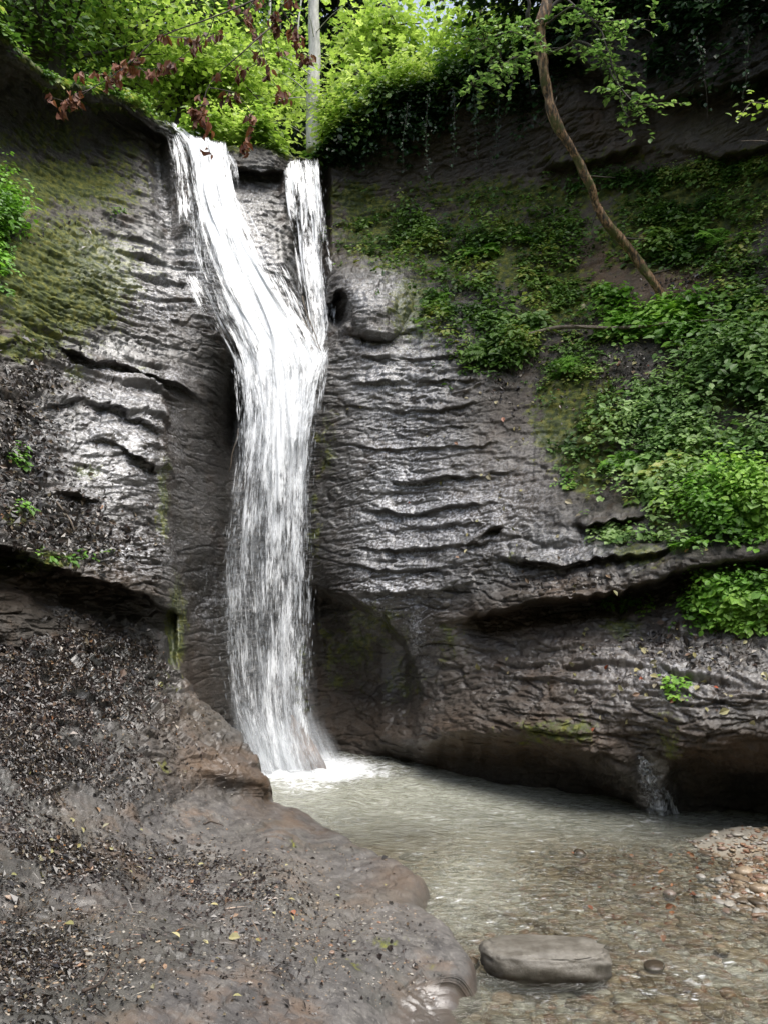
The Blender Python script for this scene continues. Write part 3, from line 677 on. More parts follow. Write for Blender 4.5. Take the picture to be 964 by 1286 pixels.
bdark = blobs(BPX, BPY, [(290, 988, 45, 14, .45), (330, 1000, 14, 20, .5), (60, 1080, 110, 35, .35), (100, 880, 120, 50, .4), (60, 1240, 150, 60, .25), (150, 765, 100, 12, .6)])  # patches under the nose and ledge paint shade; the rest is darker ground
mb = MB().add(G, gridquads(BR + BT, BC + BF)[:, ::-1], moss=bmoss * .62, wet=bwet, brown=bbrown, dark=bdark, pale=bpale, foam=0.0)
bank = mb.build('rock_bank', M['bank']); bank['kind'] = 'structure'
bank['label'] = 'smooth muddy rock bank in front of the pool'

BN2 = -grid_normals(BP); BN2 = np.where((BN2 * (CAM - BP)).sum(-1, keepdims=True) < 0, -BN2, BN2)
def on_bank(px, py):
    px = np.asarray(px, float); py = np.asarray(py, float)
    v = py - (TOPC(px) - 745) * (1 - sm(py, 745, 900))
    i = np.clip(np.searchsorted(v0, v), 0, BR - 1)
    u = np.clip((px - L0) / (S[i] - L0), 0, 1) ** (1 / .92)
    ok = (px < S[i] - 1) & (py > TOPC(px) + 2)
    j = np.clip((u * (BC - 1)).round().astype(int), 0, BC - 1)
    return BP[i, j], BN2[i, j], ok

# ------------------------------------------------------------------ stream bed, water
gx = np.linspace(-4, 8, 420); gy = np.linspace(.3, 10.5, 420)
X, Yg = np.meshgrid(gx, gy)
bp = np.stack([X, Yg, 0 * X], -1)
qx, qy = to_px(bp)
bedz = -.13 + .035 * fbm(bp * 1.5, 4) + .012 * fbm(bp * 8, 3)
bedz -= .35 * np.exp(-((X + .6) / 1.6) ** 2 - ((Yg - 7.9) / 1.5) ** 2)
sand = np.exp(-((qx - 935) / 95) ** 2 - ((qy - 1058) / 20) ** 2)
sand2 = np.exp(-((qx - 1100) / 150) ** 2 - ((qy - 1080) / 60) ** 2)
bar = np.exp(-((qx - 990) / 130) ** 2 - ((qy - 1110) / 50) ** 2)
bedz += .185 * np.maximum(sand, sand2) + .11 * bar
bedz += .085 * np.exp(-((qx - 890) / 240) ** 2 - ((qy - 1200) / 90) ** 2)
bedz += .06 * np.exp(-((qx - 560) / 60) ** 2 - ((qy - 1270) / 25) ** 2)
sandm = np.clip(np.maximum(sand * 1.4, .9 * np.exp(-((qx - 560) / 90) ** 2 - ((qy - 1240) / 40) ** 2)), 0, 1)
sandm = np.maximum(sandm, .8 * np.exp(-((qx - 600) / 60) ** 2 - ((qy - 1130) / 60) ** 2))
B3 = np.stack([X, Yg, bedz], -1)
bed = MB().add(B3, gridquads(420, 420), sand=sandm).build('stream_bed', M['bed']); bed['kind'] = 'structure'

def bed_z(x, y):
    i = np.clip(((y - gy[0]) / (gy[1] - gy[0])).round().astype(int), 0, 419); j = np.clip(((x - gx[0]) / (gx[1] - gx[0])).round().astype(int), 0, 419)
    return bedz[i, j]

nW = 620
gx2 = np.linspace(-3, 7, nW); gy2 = np.linspace(.5, 10, nW)
X2, Y2 = np.meshgrid(gx2, gy2)
base = atz(372, 958)
rr = np.hypot(X2 - base[0], Y2 - base[1])
w0 = np.stack([X2, Y2 * .8, 0 * X2], -1)
near = np.exp(-(rr / 1.3) ** 2)
q2x, q2y = to_px(np.stack([X2, Y2, 0 * X2], -1))
c, s_ = math.cos(.55), math.sin(.55)
flow = np.stack([(X2 * c - Y2 * s_) * 2.0, (X2 * s_ + Y2 * c) * 5.5, 0 * X2], -1)
hz = .026 * fbm(flow * .9 + 1.5 * vnoise(w0 * .9)[..., None], 4) + .007 * fbm(flow * 3.2, 3) + .03 * near * fbm(w0 * 9, 4) + .016 * np.sin(rr * 19 + 2 * vnoise(w0 * 2)) * np.exp(-rr / 1.6)
hz += .012 * np.exp(-((q2x - 820) / 160) ** 2 - ((q2y - 1240) / 60) ** 2) * fbm(flow * 1.9 + 7, 3)
foam_shine_w = 1.25 * np.exp(-(rr / .72) ** 2) + .85 * np.exp(-((X2 - base[0] - .28) / .9) ** 2 - ((Y2 - base[1] + .45) / .5) ** 2)
foam_shine_w = np.maximum(foam_shine_w, .75 * np.exp(-((q2x - 380) / 60) ** 2 - ((q2y - 985) / 14) ** 2))
# broken white water and painted glints round stones and down the riffles
foam_shine_w = np.maximum(foam_shine_w, .30 * np.exp(-((q2x - 880) / 90) ** 2 - ((q2y - 1225) / 50) ** 2))
foam_shine_w = np.maximum(foam_shine_w, .22 * np.exp(-((q2x - 700) / 260) ** 2 - ((q2y - 1130) / 130) ** 2))
foam_shine_w = np.maximum(foam_shine_w, .5 * np.exp(-((q2x - 812) / 26) ** 2 - ((q2y - 1030) / 6) ** 2))
silt = .05 + .13 * (1 - sm(q2x + (q2y - 1100) * .8, 560, 760) * sm(q2y, 1030, 1090)) + .75 * np.exp(-((q2y - 990) / 48) ** 2) + .38 * np.exp(-((q2x - 590) / 60) ** 2 - ((q2y - 1110) / 60) ** 2) + .3 * np.exp(-((q2x - 560) / 60) ** 2 - ((q2y - 1255) / 25) ** 2)
W3 = np.stack([X2, Y2, hz], -1)
water = MB().add(W3, gridquads(nW, nW), riffle=np.clip(.85 * np.exp(-((q2x - 640) / 220) ** 2 - ((q2y - 1110) / 110) ** 2) + .8 * np.exp(-((q2x - 880) / 120) ** 2 - ((q2y - 1235) / 45) ** 2) + .5 * np.exp(-(rr / 1.8) ** 2), 0, 1), foam=foam_shine_w, silt=np.clip(silt * .8 + .12 * fbm(flow * 1.2, 4), 0, .9)).build('water', M['water'])
water['kind'] = 'structure'

# ------------------------------------------------------------------ hill behind, unseen shading slope, ground
def shading_slope_mesh():  # unseen slopes round the camera, added to cut off low sky light
    a = np.linspace(math.radians(-250), math.radians(70), 160); r = np.linspace(0, 1, 50)
    A, Rr = np.meshgrid(a, r)
    rad = 5.0 + 40 * Rr ** 1.4
    ctr = np.array([1.0, 3.0])
    X = ctr[0] + np.cos(A) * rad * 1.0; Yh = ctr[1] + np.sin(A) * rad
    Z = -.6 + 17 * sm(Rr, .0, .7) * (1 + .2 * vnoise(np.stack([X * .1, Yh * .1, 0 * X], -1)))
    return X, Yh, Z
hx, hy, hz_ = shading_slope_mesh()
hp = np.stack([hx, hy, hz_ + .4 * fbm(np.stack([hx, hy, hz_], -1) * .6, 3)], -1)
keep = hp[..., 1] < 1.5
Q = gridquads(50, 160); k4 = keep.reshape(-1)[Q].all(1)
hl = MB().add(hp, Q[k4]).build('shading_gorge_slope', M['forest_floor']); hl['kind'] = 'structure'
# wooded hill behind the fall
xs = np.linspace(-60, 60, 120); ys = np.linspace(20, 80, 80)
XX, YY = np.meshgrid(xs, ys)
ZZ = 10 + (YY - 20) * .25 + 2.5 * vnoise(np.stack([XX * .08, YY * .08, 0 * XX], -1))
hb = MB().add(np.stack([XX, YY, ZZ], -1), gridquads(80, 120)).build('hill', M['forest_floor']); hb['kind'] = 'structure'
gr = MB().add([[-200, -200, -.8], [200, -200, -.8], [200, 200, -.8], [-200, 200, -.8]], [[0, 1, 2, 3]]).build('ground', M['forest_floor']); gr['kind'] = 'structure'

# ------------------------------------------------------------------ tagging
def tag(o, label, cat, group=None):
    o['label'] = label; o['category'] = cat
    if group: o['group'] = group
    return o
def thing(name, label, cat, loc, group=None):
    o = bpy.data.objects.new(name, None); C.objects.link(o); o.location = tuple(float(q) for q in loc)
    o.empty_display_size = .2
    tag(o, label, cat, group)
    return o

# ------------------------------------------------------------------ waterfalls
def sheet(mb, rows, nl, seed, depth_jit=.12, nu=36, dmul=1.0, spread=1.0, fade=8, slant=0.0, tail=.01):
    """rows: (py, xl, xr, Y, density)"""
    R_ = np.array(rows, float); n = 260
    t = np.linspace(R_[0, 0], R_[-1, 0], n)
    xl = np.interp(t, R_[:, 0], R_[:, 1]); xr = np.interp(t, R_[:, 0], R_[:, 2]); Y = np.interp(t, R_[:, 0], R_[:, 3]); de = np.interp(t, R_[:, 0], R_[:, 4])
    kn = 45; ker = np.hanning(kn); ker /= ker.sum()
    xl, xr, Y, de = [np.convolve(np.pad(q, kn // 2, 'reflect', reflect_type='odd'), ker, 'valid') for q in (xl, xr, Y, de)]
    u = np.linspace(0, 1, nu)
    for L in range(nl):
        r = RS(seed * 10 + L)
        f = (L / max(nl - 1, 1))
        sh = 1 + (f - .5) * .25 * spread
        mid = (xl + xr) / 2; hw = (xr - xl) / 2 * sh
        px = mid[:, None] + (u[None] * 2 - 1) * hw[:, None]
        nz = vnoise(np.stack([u[None] * 7 + 0 * px, t[:, None] / 120 + 0 * px, 0 * px + L + seed], -1))
        n2 = vnoise(np.stack([u[None] * 22 + 0 * px, t[:, None] / 60 + 0 * px, 0 * px + L + seed + 5], -1))
        px = px + (3.5 + 5 * (1 - sm(t[:, None], 420, 540))) * nz + 1.5 * n2
        Yq = Y[:, None] - depth_jit * (f - .3) * 1.6 + .06 * nz + .025 * n2
        py = t[:, None] + slant * (u[None] - .5) * np.exp(-(t[:, None] - t[0]) / 45)
        Pq = at(px, py, Yq)
        Yw = np.array(Pq)
        edge = np.clip(1 - np.abs(u * 2 - 1) ** 2.2, 0, 1)[None]
        ends = (sm(t, t[0] - 1, t[0] + fade) * (1 - sm(t, t[-1] - tail, t[-1] + .1)))[:, None]
        q_ = ends * sm(edge, 0, .25); den = (de[:, None] * (.25 + .75 * edge) * dmul) * q_ - .15 * (1 - q_)
        wid = np.median(xr - xl) / 100
        mb.add(Pq, gridquads(n, nu), fu=(u[None] * wid + 0 * px), fv=(t[:, None] / 100 * 1.0 + 0 * px), dens=den, layer=np.full(px.shape, float(L * 1.7 + seed)))

main_top = [(160, 210, 240, 10.25, .4), (172, 214, 270, 10.2, .4), (182, 218, 300, 10.1, .36), (200, 222, 298, 9.95, .26), (240, 226, 304, 9.65, .16), (290, 230, 330, 9.3, .18), (330, 236, 352, 9.0, .26), (380, 256, 376, 8.75, .36), (420, 276, 392, 8.6, .55), (445, 292, 410, 8.55, .6), (480, 300, 404, 8.5, .55), (540, 304, 398, 8.42, .6)]
main_low = [(430, 300, 404, 8.62, .4), (455, 298, 408, 8.52, .6), (500, 300, 400, 8.45, .6), (560, 298, 392, 8.4, .42), (620, 290, 388, 8.36, .16), (700, 280, 388, 8.32, .02), (800, 282, 388, 8.28, .0), (880, 290, 386, 8.25, .05), (930, 306, 390, 8.22, .26), (962, 318, 400, 8.2, .4), (972, 316, 406, 8.18, .45)]
core = [(172, 232, 284, 10.1, .85), (200, 240, 286, 9.85, .9), (260, 246, 298, 9.45, .82), (330, 264, 330, 8.9, .80), (400, 298, 374, 8.6, .88), (450, 320, 398, 8.48, 1.0), (500, 326, 390, 8.38, .88), (560, 328, 386, 8.32, .66), (640, 330, 384, 8.28, .45), (720, 328, 381, 8.24, .33), (820, 328, 378, 8.2, .28), (900, 326, 380, 8.17, .34), (965, 330, 398, 8.15, .56)]
wf = thing('waterfall', 'tall white main waterfall sliding down the slab and dropping into the pool', 'waterfall', atz(360, 965))
mbw = MB(); sheet(mbw, main_top, 3, 1, .10, slant=26, tail=90); mbw.build('upper_slide', M['fall'], wf)
mbw = MB(); sheet(mbw, main_low, 4, 2, .16, fade=70); mbw.build('falling_curtain', M['fall'], wf)
mbw = MB(); sheet(mbw, core, 3, 3, .08, slant=12); mbw.build('central_stream', M['fall'], wf)
def streaks(mb, rows, n, seed, wid=(.002, .006), ln=(.06, .3), va=(.25, .8), out=.15, bias=1.0):
    r = RS(seed); R_ = np.array(rows, float)
    t = r.uniform(R_[0, 0], R_[-1, 0] - 12, n)
    cs_ = r.uniform(-1, 1, 26); u = cs_[r.randint(0, 26, n)] + r.normal(size=n) * .05; u = np.clip(u + r.normal(size=n) * .05, -1.15, 1.15)
    xl = np.interp(t, R_[:, 0], R_[:, 1]); xr = np.interp(t, R_[:, 0], R_[:, 2]); Y = np.interp(t, R_[:, 0], R_[:, 3])
    L = r.uniform(*ln, n) ; w = r.uniform(*wid, n)
    px = (xl + xr) / 2 + u * (xr - xl) / 2 * (1 + out)
    a = at(px, t, Y - r.uniform(-.05, .25, n))
    dpx = 14.0; t2 = t + dpx
    px2 = (np.interp(t2, R_[:, 0], R_[:, 1]) + np.interp(t2, R_[:, 0], R_[:, 2])) / 2 + u * (np.interp(t2, R_[:, 0], R_[:, 2]) - np.interp(t2, R_[:, 0], R_[:, 1])) / 2 * (1 + out)
    b = at(px2, t2, np.interp(t2, R_[:, 0], R_[:, 3]) + (a[:, 1] - Y))
    T = normalize(b - a) ; b = a + T * L[:, None]
    ok = b[:, 2] > .01
    side = normalize(np.cross(T, r.normal(size=(n, 3)) * .3 + [0, 1, 0])) * w[:, None]
    m = (a + b) / 2
    V = np.stack([a, m + side, b, m - side], 1)[ok]
    n = len(V); bb = np.arange(n)[:, None] * 4
    va_ = r.uniform(*va, n)
    mb.add(V, bb + [[0, 1, 2, 3]], var=np.repeat(va_, 4))
veil = [(480, 304, 400, 8.5, .12), (560, 298, 392, 8.42, .10), (650, 288, 390, 8.36, .08), (760, 280, 390, 8.3, .07), (860, 284, 392, 8.25, .10), (930, 294, 400, 8.2, .18), (968, 306, 416, 8.1, .26)]
mbw = MB(); sheet(mbw, veil, 3, 4, .35, fade=60, spread=1.6); mbw.build('fine_veil', M['veil'], wf)
base_mist = [(860, 310, 396, 8.3, .02), (905, 300, 410, 8.3, .12), (945, 300, 430, 8.28, .24), (975, 305, 445, 8.25, .3)]
mbw = MB(); sheet(mbw, base_mist, 3, 6, .3, fade=50, tail=26); mbw.build('mist', M['veil'], wf)
mbs = MB()
streaks(mbs, main_low[2:], 2600, 5, wid=(.003, .011), ln=(.03, .13), va=(.04, .32), out=.04)
streaks(mbs, [(700, 262, 300, 8.4, 0), (800, 262, 310, 8.35, 0), (900, 285, 330, 8.3, 0), (960, 300, 400, 8.3, 0)], 200, 15, wid=(.003, .008), ln=(.03, .1), va=(.05, .3))
streaks(mbs, main_top, 600, 6, wid=(.003, .010), ln=(.03, .12), va=(.05, .4), out=0)
streaks(mbs, [(180, 212, 240, 10.1, 0), (250, 222, 246, 9.8, 0), (330, 236, 262, 9.2, 0)], 90, 7, ln=(.03, .12), va=(.1, .4))
mbs.build('spray', M['drops'], wf)
small = [(196, 356, 402, 11.05, .55), (205, 357, 404, 10.95, .75), (250, 360, 408, 10.75, .42), (320, 370, 414, 10.55, .28), (380, 380, 418, 10.3, .24), (420, 386, 420, 10.0, .35), (440, 380, 418, 9.5, .5), (456, 372, 410, 8.8, .6), (490, 362, 400, 8.52, .5), (530, 350, 394, 8.42, .4)]
wf2 = thing('waterfall', 'narrow second waterfall falling into the dark slot beside the main one', 'waterfall', at(400, 440, 9.6))
mbw = MB(); sheet(mbw, small, 3, 8, .1, tail=70); mbw.build('water_curtain', M['fall'], wf2)
mbs = MB(); streaks(mbs, small[:-4], 350, 9, wid=(.003, .008), ln=(.03, .12), va=(.05, .35), out=0); so2 = mbs.build('spray', M['drops'], wf2)
# trickle at the right wall
tv = np.linspace(0, 1, 60)[:, None]; tu = np.linspace(0, 1, 16)[None]
tpy = 946 + 80 * tv + 0 * tu; tpx = np.interp(tpy, [946, 975, 1000, 1030], [802, 810, 822, 832]) + (tu - .5) * np.interp(tpy, [946, 970, 1000, 1030], [8, 20, 30, 40])
tp_, tn_ = on_cliff(tpx.ravel(), tpy.ravel()); tp_ = tp_ + tn_ * .03
MB_t = MB(); MB_t.add(tp_, gridquads(60, 16), fu=(tu * .3 + 0 * tv).ravel(), fv=(tv * .8 + 0 * tu).ravel(), dens=((.75 - .9 * np.abs(tu - .5)) + 0 * tv).ravel(), layer=3.0)
tag(MB_t.build('water_trickle', M['fall']), 'small white trickle running down the low rock at the right waterline', 'trickle')

# ------------------------------------------------------------------ rocks
def rock(name, center, size, seed, mat, sub=5, rot=0, flat=0.0, label=None, cat='stone', group=None, wl=None, boxy=.0):
    V, T = ico(sub)
    if boxy: V = np.sign(V) * np.abs(V) ** (1 - boxy); V = V / np.maximum(1, np.linalg.norm(V, axis=1, keepdims=True) ** .35); V = V * (1 + .03 * chips(V * 1.0, 1.6, 4.0 + seed) + .02 * chips(V * 1.0, 4.0, 1.0))[:, None]; V[:, 2] = np.where(V[:, 2] > .55, .55 + (V[:, 2] - .55) * .35, V[:, 2])
    V = V * (1 + .16 * fbm(V * 1.1 + seed, 3)[:, None] + .05 * fbm(V * 4 + seed, 4)[:, None])
    V = V * np.asarray(size)
    c, s = math.cos(rot), math.sin(rot); V = V @ np.array([[c, s, 0], [-s, c, 0], [0, 0, 1]])
    if sub == 3: V = V * (1 + .10 * chips(V * 1.0, 1.3, float(seed)))[:, None]
    if sub >= 4: V = V + normalize(V) * (.006 * fbm(V * 30 + seed, 3))[:, None]
    W = V + center
    wet = np.zeros(len(W)) if wl is None else 1 - sm(W[:, 2], wl, wl + .045)
    o = MB().add(V, None, T, var=RS(seed).uniform(0, 1), wet=wet).build(name, mat)
    o.location = tuple(center)
    return tag(o, label, cat, group)
bc = atz(688, 1222, 0.0)
rock('boulder', bc + [0, .05, .035], (.315, .145, .105), 12, M['boulder'], label='flat oblong grey boulder standing out of the shallow stream', cat='boulder', rot=-.02, wl=.0, boxy=.35)
STONES = [(935, 1106, .07, .05, .03, 'flat brown oval stone lying on the wet gravel near the sand', .35), (898, 1056, .035, .025, .012, 'small pale stone on the edge of the sand spit', 1.),
          (727, 1070, .05, .04, .03, 'lone dark cobble breaking the water', .0),
          (955, 1128, .07, .045, .03, 'larger brown cobble at the edge of the gravel bar', .3), (820, 1210, .06, .045, .016, 'dark flat cobble washed by the riffle behind the boulder', 0.),
          (880, 1100, .032, .028, .02, 'whitish round cobble among brown pebbles', 1.), (840, 1121, .04, .035, .025, 'small grey cobble beside the leaf heap', .7),
          (590, 1208, .05, .04, .03, 'small wet cobble between bank and boulder', .1), (905, 1190, .045, .035, .02, 'tan cobble just under the ripples', .45)]
for q, (a, b, sx, sy_, sz, lb, vv) in enumerate(STONES):
    p0 = atz(a, b, 0.0); p = np.array([p0[0], p0[1], max(float(bed_z(p0[0], p0[1])) + sz * .4, -.01)])
    o = rock('cobble', p, (sx, sy_, sz), 30 + q, M['pebble'], sub=3, rot=q, label=lb, wl=-.02 if vv > .3 else .0)
    at_ = o.data.attributes['var'].data; at_.foreach_set('value', np.full(len(o.data.vertices), vv, np.float32))
# gravel, nobody could count it
def scatter_stones(name, pts, size, seed, label):
    V, T = ico(2); n = len(pts); r = RS(seed)
    Rz = r.uniform(0, 6.28, n); sc = np.stack([size * r.uniform(.8, 1.4, n), size * r.uniform(.6, 1, n), size * r.uniform(.2, .5, n)], -1)
    nb = 24; bases = [V * (1 + .22 * fbm(V * 1.2 + 3 * b, 2)[:, None] + .12 * chips(V * 1.0, 1.1, 3.0 * b)[:, None]) for b in range(nb)]
    idx = r.randint(0, nb, n); VV = np.stack(bases)[idx] * sc[:, None]
    c, s = np.cos(Rz), np.sin(Rz)
    xx = VV[..., 0] * c[:, None] - VV[..., 1] * s[:, None]; yy = VV[..., 0] * s[:, None] + VV[..., 1] * c[:, None]
    VV = np.stack([xx, yy, VV[..., 2]], -1) + pts[:, None]
    TT = (T[None] + np.arange(n)[:, None, None] * len(V)).reshape(-1, 3)
    o = MB().add(VV, None, TT, var=np.repeat(r.uniform(0, 1, n), len(V)), wet=np.repeat((pts[:, 2] < .03) * .35, len(V))).build(name, M['pebble'])
    o['kind'] = 'stuff'; o['label'] = label
    return o
r = RS(21); n = 42000
gxp = r.uniform(500, 1120, n); gyp = r.uniform(1035, 1330, n)
wgt = np.clip((gxp - 480) / 300, .3, 1) * np.clip((gyp - 1035) / 50, 0, 1)
keepm = r.uniform(0, 1, n) < wgt * (1 - .92 * np.exp(-((gxp - 920) / 90) ** 2 - ((gyp - 1056) / 28) ** 2))
pp = atz(gxp[keepm], gyp[keepm], -.05); sz = np.exp(r.normal(-4.4, .5, len(pp)))
pp[:, 2] = bed_z(pp[:, 0], pp[:, 1]) + sz * .12
scatter_stones('gravel', pp, sz, 22, 'brown and grey pebbles on the stream bed')

# ------------------------------------------------------------------ leaf litter
def in_blobs(r, L, n):
    """random pixels spread over soft ellipses; L: (cx, cy, rx, ry, weight)"""
    w = np.array([b[2] * b[3] * b[4] for b in L]); idx = r.choice(len(L), n, p=w / w.sum())
    A = np.array([b[:4] for b in L])[idx]
    return A[:, 0] + r.normal(size=n) * A[:, 2] * .6, A[:, 1] + r.normal(size=n) * A[:, 3] * .6
r = RS(31)
px, py = in_blobs(r, [(70, 860, 130, 70, 1.2), (60, 960, 120, 50, .5), (60, 1080, 110, 35, .9), (40, 1220, 90, 60, .5), (260, 1090, 100, 24, .3), (300, 1180, 200, 80, .05), (-60, 900, 120, 120, .8), (150, 800, 80, 25, 1.), (270, 1130, 100, 30, .25)], 95000)
p, nn, ok = on_bank(px, py)
cl = fbm(p * 3.5, 4); ok &= (cl > -.12 + .25 * r.normal(size=len(cl)) * .5)
p, nn = p[ok], nn[ok]
mbl = MB(); leaves(mbl, p + nn * .005, nn + r.normal(size=p.shape) * .3, np.exp(r.normal(-4.78, .42, len(p))) * (.45 + p[:, 1] * .34), r, w=.3, fold=.15, shape='kite')
o = mbl.build('leaf_litter', M['litter'], smooth=False); o['kind'] = 'stuff'; o['label'] = 'dark wet fallen leaves over the near bank'
px, py = in_blobs(r, [(150, 1120, 200, 90, 1), (350, 1180, 160, 70, .6), (80, 900, 120, 80, .8)], 2600)
p, nn, ok = on_bank(px, py); p, nn = p[ok], nn[ok]
mbl = MB(); leaves(mbl, p + nn * .005, nn + r.normal(size=p.shape) * .12, np.exp(r.normal(-3.35, .5, len(p))), r, w=.035, fold=.02)
o = mbl.build('twig_litter', M['litter'], smooth=False); o['kind'] = 'stuff'; o['label'] = 'needles and bits of twig strewn over the bank'
px, py = in_blobs(r, [(250, 1100, 200, 80, 1), (420, 1170, 110, 70, .8), (60, 1200, 120, 70, .6), (260, 900, 60, 60, .5)], 5200)
p, nn, ok = on_bank(px, py); p, nn = p[ok], nn[ok]; ok = fbm(p * 2.5 + 4, 3) > -.05; p = p[ok]
scatter_stones('grit', p, np.exp(r.normal(-5.6, .5, len(p))), 23, 'fine grit and stone chips on the muddy bank')
px, py = in_blobs(r, [(40, 480, 60, 40, .8), (30, 560, 40, 60, 1.), (70, 660, 70, 40, 1.2), (130, 690, 60, 25, .6), (-80, 600, 100, 80, .8), (880, 360, 60, 60, .5), (780, 470, 70, 60, .45), (860, 820, 120, 40, .25), (690, 730, 60, 20, .3), (640, 480, 60, 40, .2), (60, 290, 60, 20, .2)], 11000)
p, nn = on_cliff(px, py); ok = (nn[:, 2] > .12) | (r.uniform(size=len(px)) < .25); p, nn = p[ok], nn[ok]
mbl = MB(); leaves(mbl, p + nn * .008, nn + r.normal(size=p.shape) * .45, np.exp(r.normal(-3.25, .35, len(p))), r, w=.3, fold=.15)
o = mbl.build('leaf_litter', M['litter'], smooth=False); o['kind'] = 'stuff'; o['label'] = 'brown fallen leaves lodged on the cliff ledges'
px, py = in_blobs(r, [(720, 560, 220, 150, .3), (840, 850, 140, 60, .8), (800, 460, 150, 60, .5), (880, 340, 60, 50, .4), (600, 500, 60, 60, .2)], 260)
p, nn = on_cliff(px, py); mbl = MB(); leaves(mbl, p + nn * .015, nn + r.normal(size=p.shape) * .4, np.exp(r.normal(-2.95, .3, len(p))), r, w=.32, fold=.12, shape='oval')
p, nn, ok = on_bank(*in_blobs(r, [(90, 1050, 90, 60, 1), (300, 1150, 180, 90, .5)], 60)); p, nn = p[ok], nn[ok]
leaves(mbl, p + nn * .012, nn + r.normal(size=p.shape) * .3, np.exp(r.normal(-3.5, .3, len(p))), r, w=.32, fold=.12, shape='oval')
o = mbl.build('fallen_leaves', M['leaf_yellow'], smooth=False); o['kind'] = 'stuff'; o['label'] = 'scattered pale and yellow fallen leaves'
# a leaf heap on the gravel
r = RS(35); px, py = in_blobs(r, [(820, 1085, 40, 14, 1), (850, 1125, 40, 12, 1), (910, 1090, 60, 30, .8), (800, 1130, 60, 50, .4)], 90)
p = atz(px, py, 0.0); p[:, 2] = np.maximum(bed_z(p[:, 0], p[:, 1]) + .012, .004)
mbl = MB(); leaves(mbl, p, r.normal(size=p.shape) * .5 + [0, 0, 1], np.exp(r.normal(-3.5, .3, len(p))), r, w=.32, shape='oval')
o = mbl.build('fallen_leaves', M['leaf_brown'], smooth=False); o['kind'] = 'stuff'; o['label'] = 'reddish brown leaves washed up on the gravel'

# ------------------------------------------------------------------ plants on the rock
def plant_clump(L, n, seed, size, h, on=on_cliff, up=.8, lpp=6, shape='oval', w=.36, clump=3.0, thr=-.15, spread=.7):
    """n sprigs over soft ellipses L; each sprig has a stalk and lpp leaves. returns mesh builders (stalks, leaves)"""
    r = RS(seed); px, py = in_blobs(r, L, n)
    res = on(px, py); p, nn = res[0], res[1]
    if len(res) == 3: p, nn = p[res[2]], nn[res[2]]
    cl = fbm(p * clump + seed, 3); kk = cl > thr + .12 * r.normal(size=len(p)); p, nn = p[kk], nn[kk]
    m = len(p)
    if m == 0: return MB(), MB()
    g = normalize(nn * .6 + np.array([0, 0, up]) + r.normal(size=(m, 3)) * .25)
    hh = h * r.uniform(.3, 1.0, m) * (.35 + 2.2 * np.clip(fbm(p * 2.6 + seed, 3) + .25, 0, 1))
    top = p + g * hh[:, None]
    mbs_ = MB()
    side = normalize(np.cross(g, r.normal(size=(m, 3)))) * .0022
    V = np.stack([p - g * .02 - side, p - g * .02 + side, top], 1); b = np.arange(m)[:, None] * 3
    mbs_.add(V, None, b + [[0, 1, 2]], var=.2)
    P_ = np.repeat(p, lpp, 0); G_ = np.repeat(g, lpp, 0); f = r.uniform(.35, 1.0, m * lpp)
    H_ = np.repeat(hh, lpp)
    pos = P_ + G_ * (H_ * f)[:, None]
    d = r.normal(size=pos.shape); d = normalize(d - (d * G_).sum(1, keepdims=True) * G_)
    s = size * r.uniform(.5, 1.15, m * lpp) * np.repeat(np.exp(r.normal(0, .28, m)), lpp)
    pos = pos + d * (s * spread * r.uniform(.2, 1, len(s)))[:, None]
    N_ = normalize(G_ * .9 + np.array([0, -.25, .5]) + d * .35 + r.normal(size=pos.shape) * .3)
    mbl_ = MB(); base_v = np.repeat(np.clip(.35 + .9 * vnoise(p * 3.1 + seed) + r.normal(size=m) * .15, 0, .8), lpp)
    leaves(mbl_, pos, N_, s, r, w=w, fold=.08, shape=shape, dirs=d, var=np.clip(base_v + r.uniform(0, .3, len(s)), 0, 1))
    return mbs_, mbl_
def plant(name, label, cat, L, n, seed, size, h, mat, group=None, **kw):
    s_, l_ = plant_clump(L, n, seed, size, h, **kw)
    c0 = on_cliff(np.array([L[0][0]]), np.array([L[0][1]]))[0][0]
    b = l_.n
    if s_.n: l_.add(np.concatenate(s_.v), None, np.concatenate(s_.t), var=.15)
    for V_ in l_.v: V_ -= c0
    o = l_.build(name, M[mat], smooth=False); o.location = tuple(c0)
    return tag(o, label, cat, group)
def cover(label, L, n, seed, size, h, mat, **kw):
    s_, l_ = plant_clump(L, n, seed, size, h, **kw)
    o = l_.build('ground_cover', M[mat], smooth=False); o['kind'] = 'stuff'; o['label'] = label
    return o
cover('dark ivy carpet on the shaded slope', [(545, 300, 90, 38, 1), (580, 375, 40, 40, 1), (640, 320, 70, 40, .5), (700, 360, 50, 45, .6), (500, 290, 60, 20, .7), (560, 400, 30, 20, .7)], 3000, 51, .062, .2, 'leaf_mid', thr=-.02)
cover('low green plants covering the right slope', [(845, 275, 60, 32, 1), (935, 310, 34, 50, .9), (945, 400, 25, 25, .8), (850, 265, 90, 30, .6), (1050, 350, 80, 120, .6)], 2400, 52, .055, .16, 'leaf_mid', thr=.0)
cover('small bright plants and moss under the fallen branch', [(720, 470, 45, 60, 1), (740, 550, 40, 45, .8), (700, 440, 60, 25, .9)], 1100, 53, .045, .12, 'leaf_mid', thr=-.05)
cover('dense weeds below the slope on the right', [(880, 600, 100, 60, 1), (820, 560, 60, 50, .8), (1040, 600, 80, 90, .8), (800, 680, 40, 12, .4), (880, 680, 60, 20, .4)], 2600, 54, .058, .26, 'leaf_grey', thr=.03)
